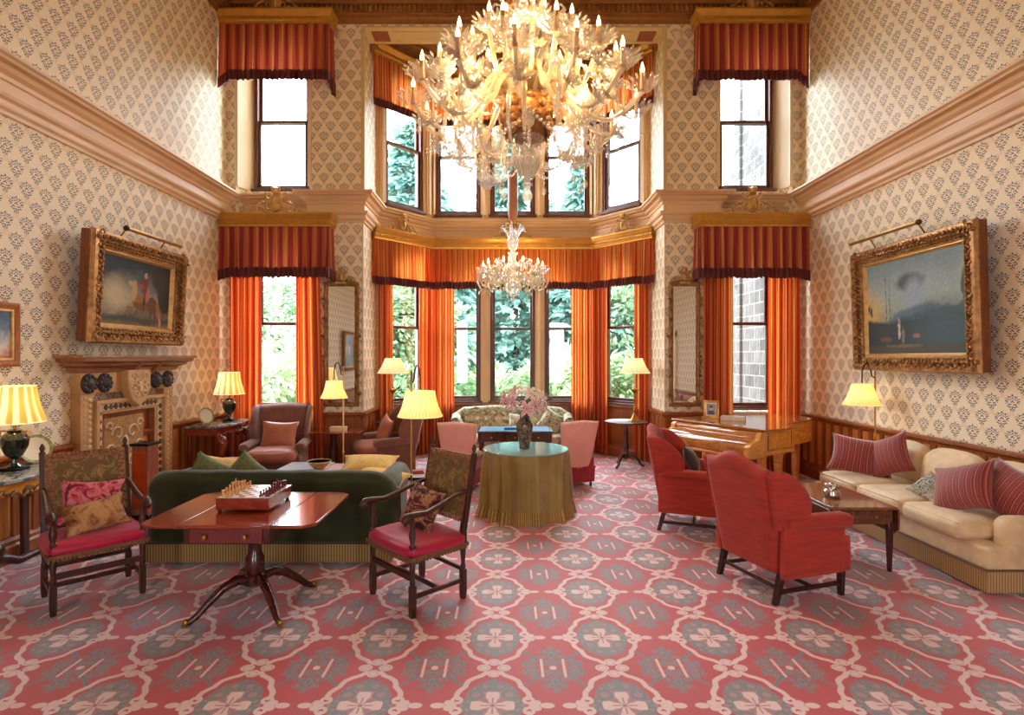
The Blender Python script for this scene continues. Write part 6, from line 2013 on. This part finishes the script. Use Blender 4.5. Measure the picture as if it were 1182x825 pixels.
# ------------------------------------------------------------------ garden and castle wing outside
def leaf_mat(name, c1, c2):
    m = NT(name)
    n = m.noise(1.3, 3)
    col = m.ramp(n, [(.35, c1), (.65, c2)])
    m.set('Base Color', col).set('Roughness', .6)
    tr, mx = m.new('BsdfTranslucent'), m.new('MixShader')
    m.l.new(col.k, tr.inputs[0]); mx.inputs[0].default_value = .35
    m.l.new(m.b.outputs[0], mx.inputs[1]); m.l.new(tr.outputs[0], mx.inputs[2]); m.l.new(mx.outputs[0], m.out.inputs[0])
    return m.mat
L_CON = leaf_mat('conifer_needles', C(80, 124, 118), C(132, 170, 154))
L_DEC = leaf_mat('broad_leaves', C(92, 122, 88), C(146, 170, 130))
L_LIT = leaf_mat('pale_leaves', C(108, 136, 92), C(166, 186, 142))
M_BARK = simple('bark', C(84, 70, 58), .9, var=.3, bump=.5, bscale=14, stretch=(3, 3, .5))
def crown_mesh(fn, n, size, seed):
    rr = random.Random(seed)
    b = MB()
    for _ in range(n):
        p, d = fn(rr)
        q = Matrix.Translation(p) @ Vector((d[0], d[1], d[2] + .001)).to_track_quat('X', 'Z').to_matrix().to_4x4() @ Matrix.Rotation(rr.uniform(-1., 1.), 4, 'X')
        s = size * rr.uniform(.6, 1.4)
        b.T = q
        b.add([(0, 0, 0), (s * .5, -s * .24, -.02 * s), (s, 0, -.1 * s), (s * .5, s * .24, -.02 * s)], [(0, 1, 2, 3)])
    b.T = Matrix()
    return b
def conifer(label, x, y, H, rad, seed):
    t = thing('conifer_tree', label, 'tree', (x, y, -1.0))
    b = MB(); b.lathe([(.28, 0), (.2, H * .4), (.03, H * .97)], 10); b.build('trunk', M_BARK, t)
    def fn(rr):
        k = rr.random() ** .8
        tier = int(k * 16) / 16 + rr.uniform(0, .015)
        a = rr.choice(range(11)) * 2 * pi / 11 + tier * 9 + rr.gauss(0, .09)
        R_ = rad * (1 - tier) + .25
        u = rr.random() ** .7
        z = H * (.08 + .9 * tier) + .55 - .9 * u * u * R_ / rad - rr.uniform(0, .25)
        r = R_ * u
        return Vector((r * cos(a), r * sin(a), z)), (cos(a + rr.uniform(-.8, .8)), sin(a + rr.uniform(-.8, .8)), rr.uniform(-.8, .1))
    crown_mesh(fn, 15000, .38, seed).build('foliage', L_CON, t, smooth=0)
def bush(label, x, y, z, H, rad, mat, seed, n=8000, size=.2, trunk=0.):
    t = thing('leafy_tree' if trunk else 'garden_shrub', label, 'tree' if trunk else 'shrub', (x, y, -1.0))
    if trunk:
        b = MB(); b.lathe([(.22, 0), (.15, z), (.05, z + H * .6)], 9); b.build('trunk', M_BARK, t)
    rr0 = random.Random(seed + 99)
    cl = [(rr0.gauss(0, .42) * rad, rr0.gauss(0, .3) * rad, z + H * rr0.uniform(.12, .85), rr0.uniform(.28, .5) * rad) for _ in range(16)]
    def fn(rr):
        cx, cyy, cz, cr = rr.choice(cl)
        v = Vector((rr.gauss(0, 1), rr.gauss(0, 1), rr.gauss(0, 1))).normalized()
        return Vector((cx, cyy, cz)) + v * cr * rr.uniform(.75, 1.05), v + Vector((0, 0, -.2))
    crown_mesh(fn, n, size, seed).build('foliage', mat, t, smooth=0)
conifer('tall blue-green conifer beyond the middle bay window', .3, 23.0, 13.0, 4.0, 1)
conifer('blue-green conifer beyond the bay window nearest the fireplace', -3.4, 20.0, 11.5, 3.3, 2)
conifer('blue-green conifer beyond the bay window nearest the piano', 3.2, 21.5, 10.8, 3.0, 3)
bush('broad pale-leaved shrub on the lawn below the middle bay window', .9, 16.6, .0, 2.5, 2.2, L_LIT, 4, 9000)
bush('pale shrub on the lawn below the fireplace-side bay windows', -2.3, 16.0, .0, 2.2, 1.8, L_DEC, 5)
bush('bright green shrub on the lawn at the piano side of the bay', 2.9, 15.2, .0, 2.9, 1.5, L_LIT, 6)
bush('round green tree beyond the armchair window, farther off', -9.6, 23, 1.2, 5.6, 3.4, L_DEC, 7, 10000, .28, 1)
bush('pale green bush close to the armchair window', -6.2, 15.5, .0, 3.3, 2.3, L_LIT, 8)
bush('bushy broadleaved tree seen through the canted fireplace-side window', -4.6, 17.5, 1.0, 5.0, 2.4, L_DEC, 9, 9000, .24, 1)
bush('bushy broadleaved tree seen through the canted piano-side window', 6.6, 19.5, 1.0, 6.0, 2.6, L_DEC, 10, 9000, .24, 1)

bush('wide dark tree far behind the conifers, towards the fireplace side', -2.4, 29, 1.0, 9.0, 4.6, L_CON, 21, 9000, .45, 1)
bush('wide dark tree far behind the conifers, towards the piano side', 3.6, 30, 1.0, 8.0, 4.8, L_CON, 22, 9000, .45, 1)
def mat_masonry():
    m = NT('castle_masonry')
    q = m.new('TexBrick')
    x, y, z = m.xyz(m.pos())
    v = m.vec(x + y, z, 0)
    m.l.new(v.k, q.inputs['Vector'])
    q.inputs['Scale'].default_value = 1.0
    q.inputs['Brick Width'].default_value = .44
    q.inputs['Row Height'].default_value = .24
    q.inputs['Mortar Size'].default_value = .012
    q.inputs['Color1'].default_value = C(96, 94, 92)
    q.inputs['Color2'].default_value = C(64, 63, 64)
    q.inputs['Mortar'].default_value = C(130, 126, 120)
    n = m.noise(5, 5, m.pos())
    m.set('Base Color', m.mix((n - .35) * .9, E(m.t, q.outputs['Color']), C(40, 40, 42))).set('Roughness', .9)
    m.bump(n, .8, .05)
    return m.mat
M_MASON = mat_masonry()
t = thing('castle_wing', 'grey stone castle wing seen through the windows behind the piano', 'building', (4.95, 9.2, -1.0))
b = MB(); b.box(.0, 4.0, 0, 2.45, 0, 10.0); b.build('stone_wall', M_MASON, t, smooth=0)
b = MB(); b.box(-.06, .3, 2.25, 2.55, 0, 10.1); b.build('corner_quoin', M_MASON, t, bevel=.02)
b = MB(); b.box(-.12, 4.0, -.0, 2.6, 10.0, 10.2); b.build('parapet', M_STONE, t, bevel=.02)
b = MB(); b.prism([(2.55, 0), (4.2, 0), (4.2, 6.2), (3.7, 6.2), (3.7, 6.8), (3.2, 6.8), (3.2, 7.4), (2.55, 7.4)], .1, 3.5, 'x'); b.build('stepped_gable', M_MASON, t, smooth=0)
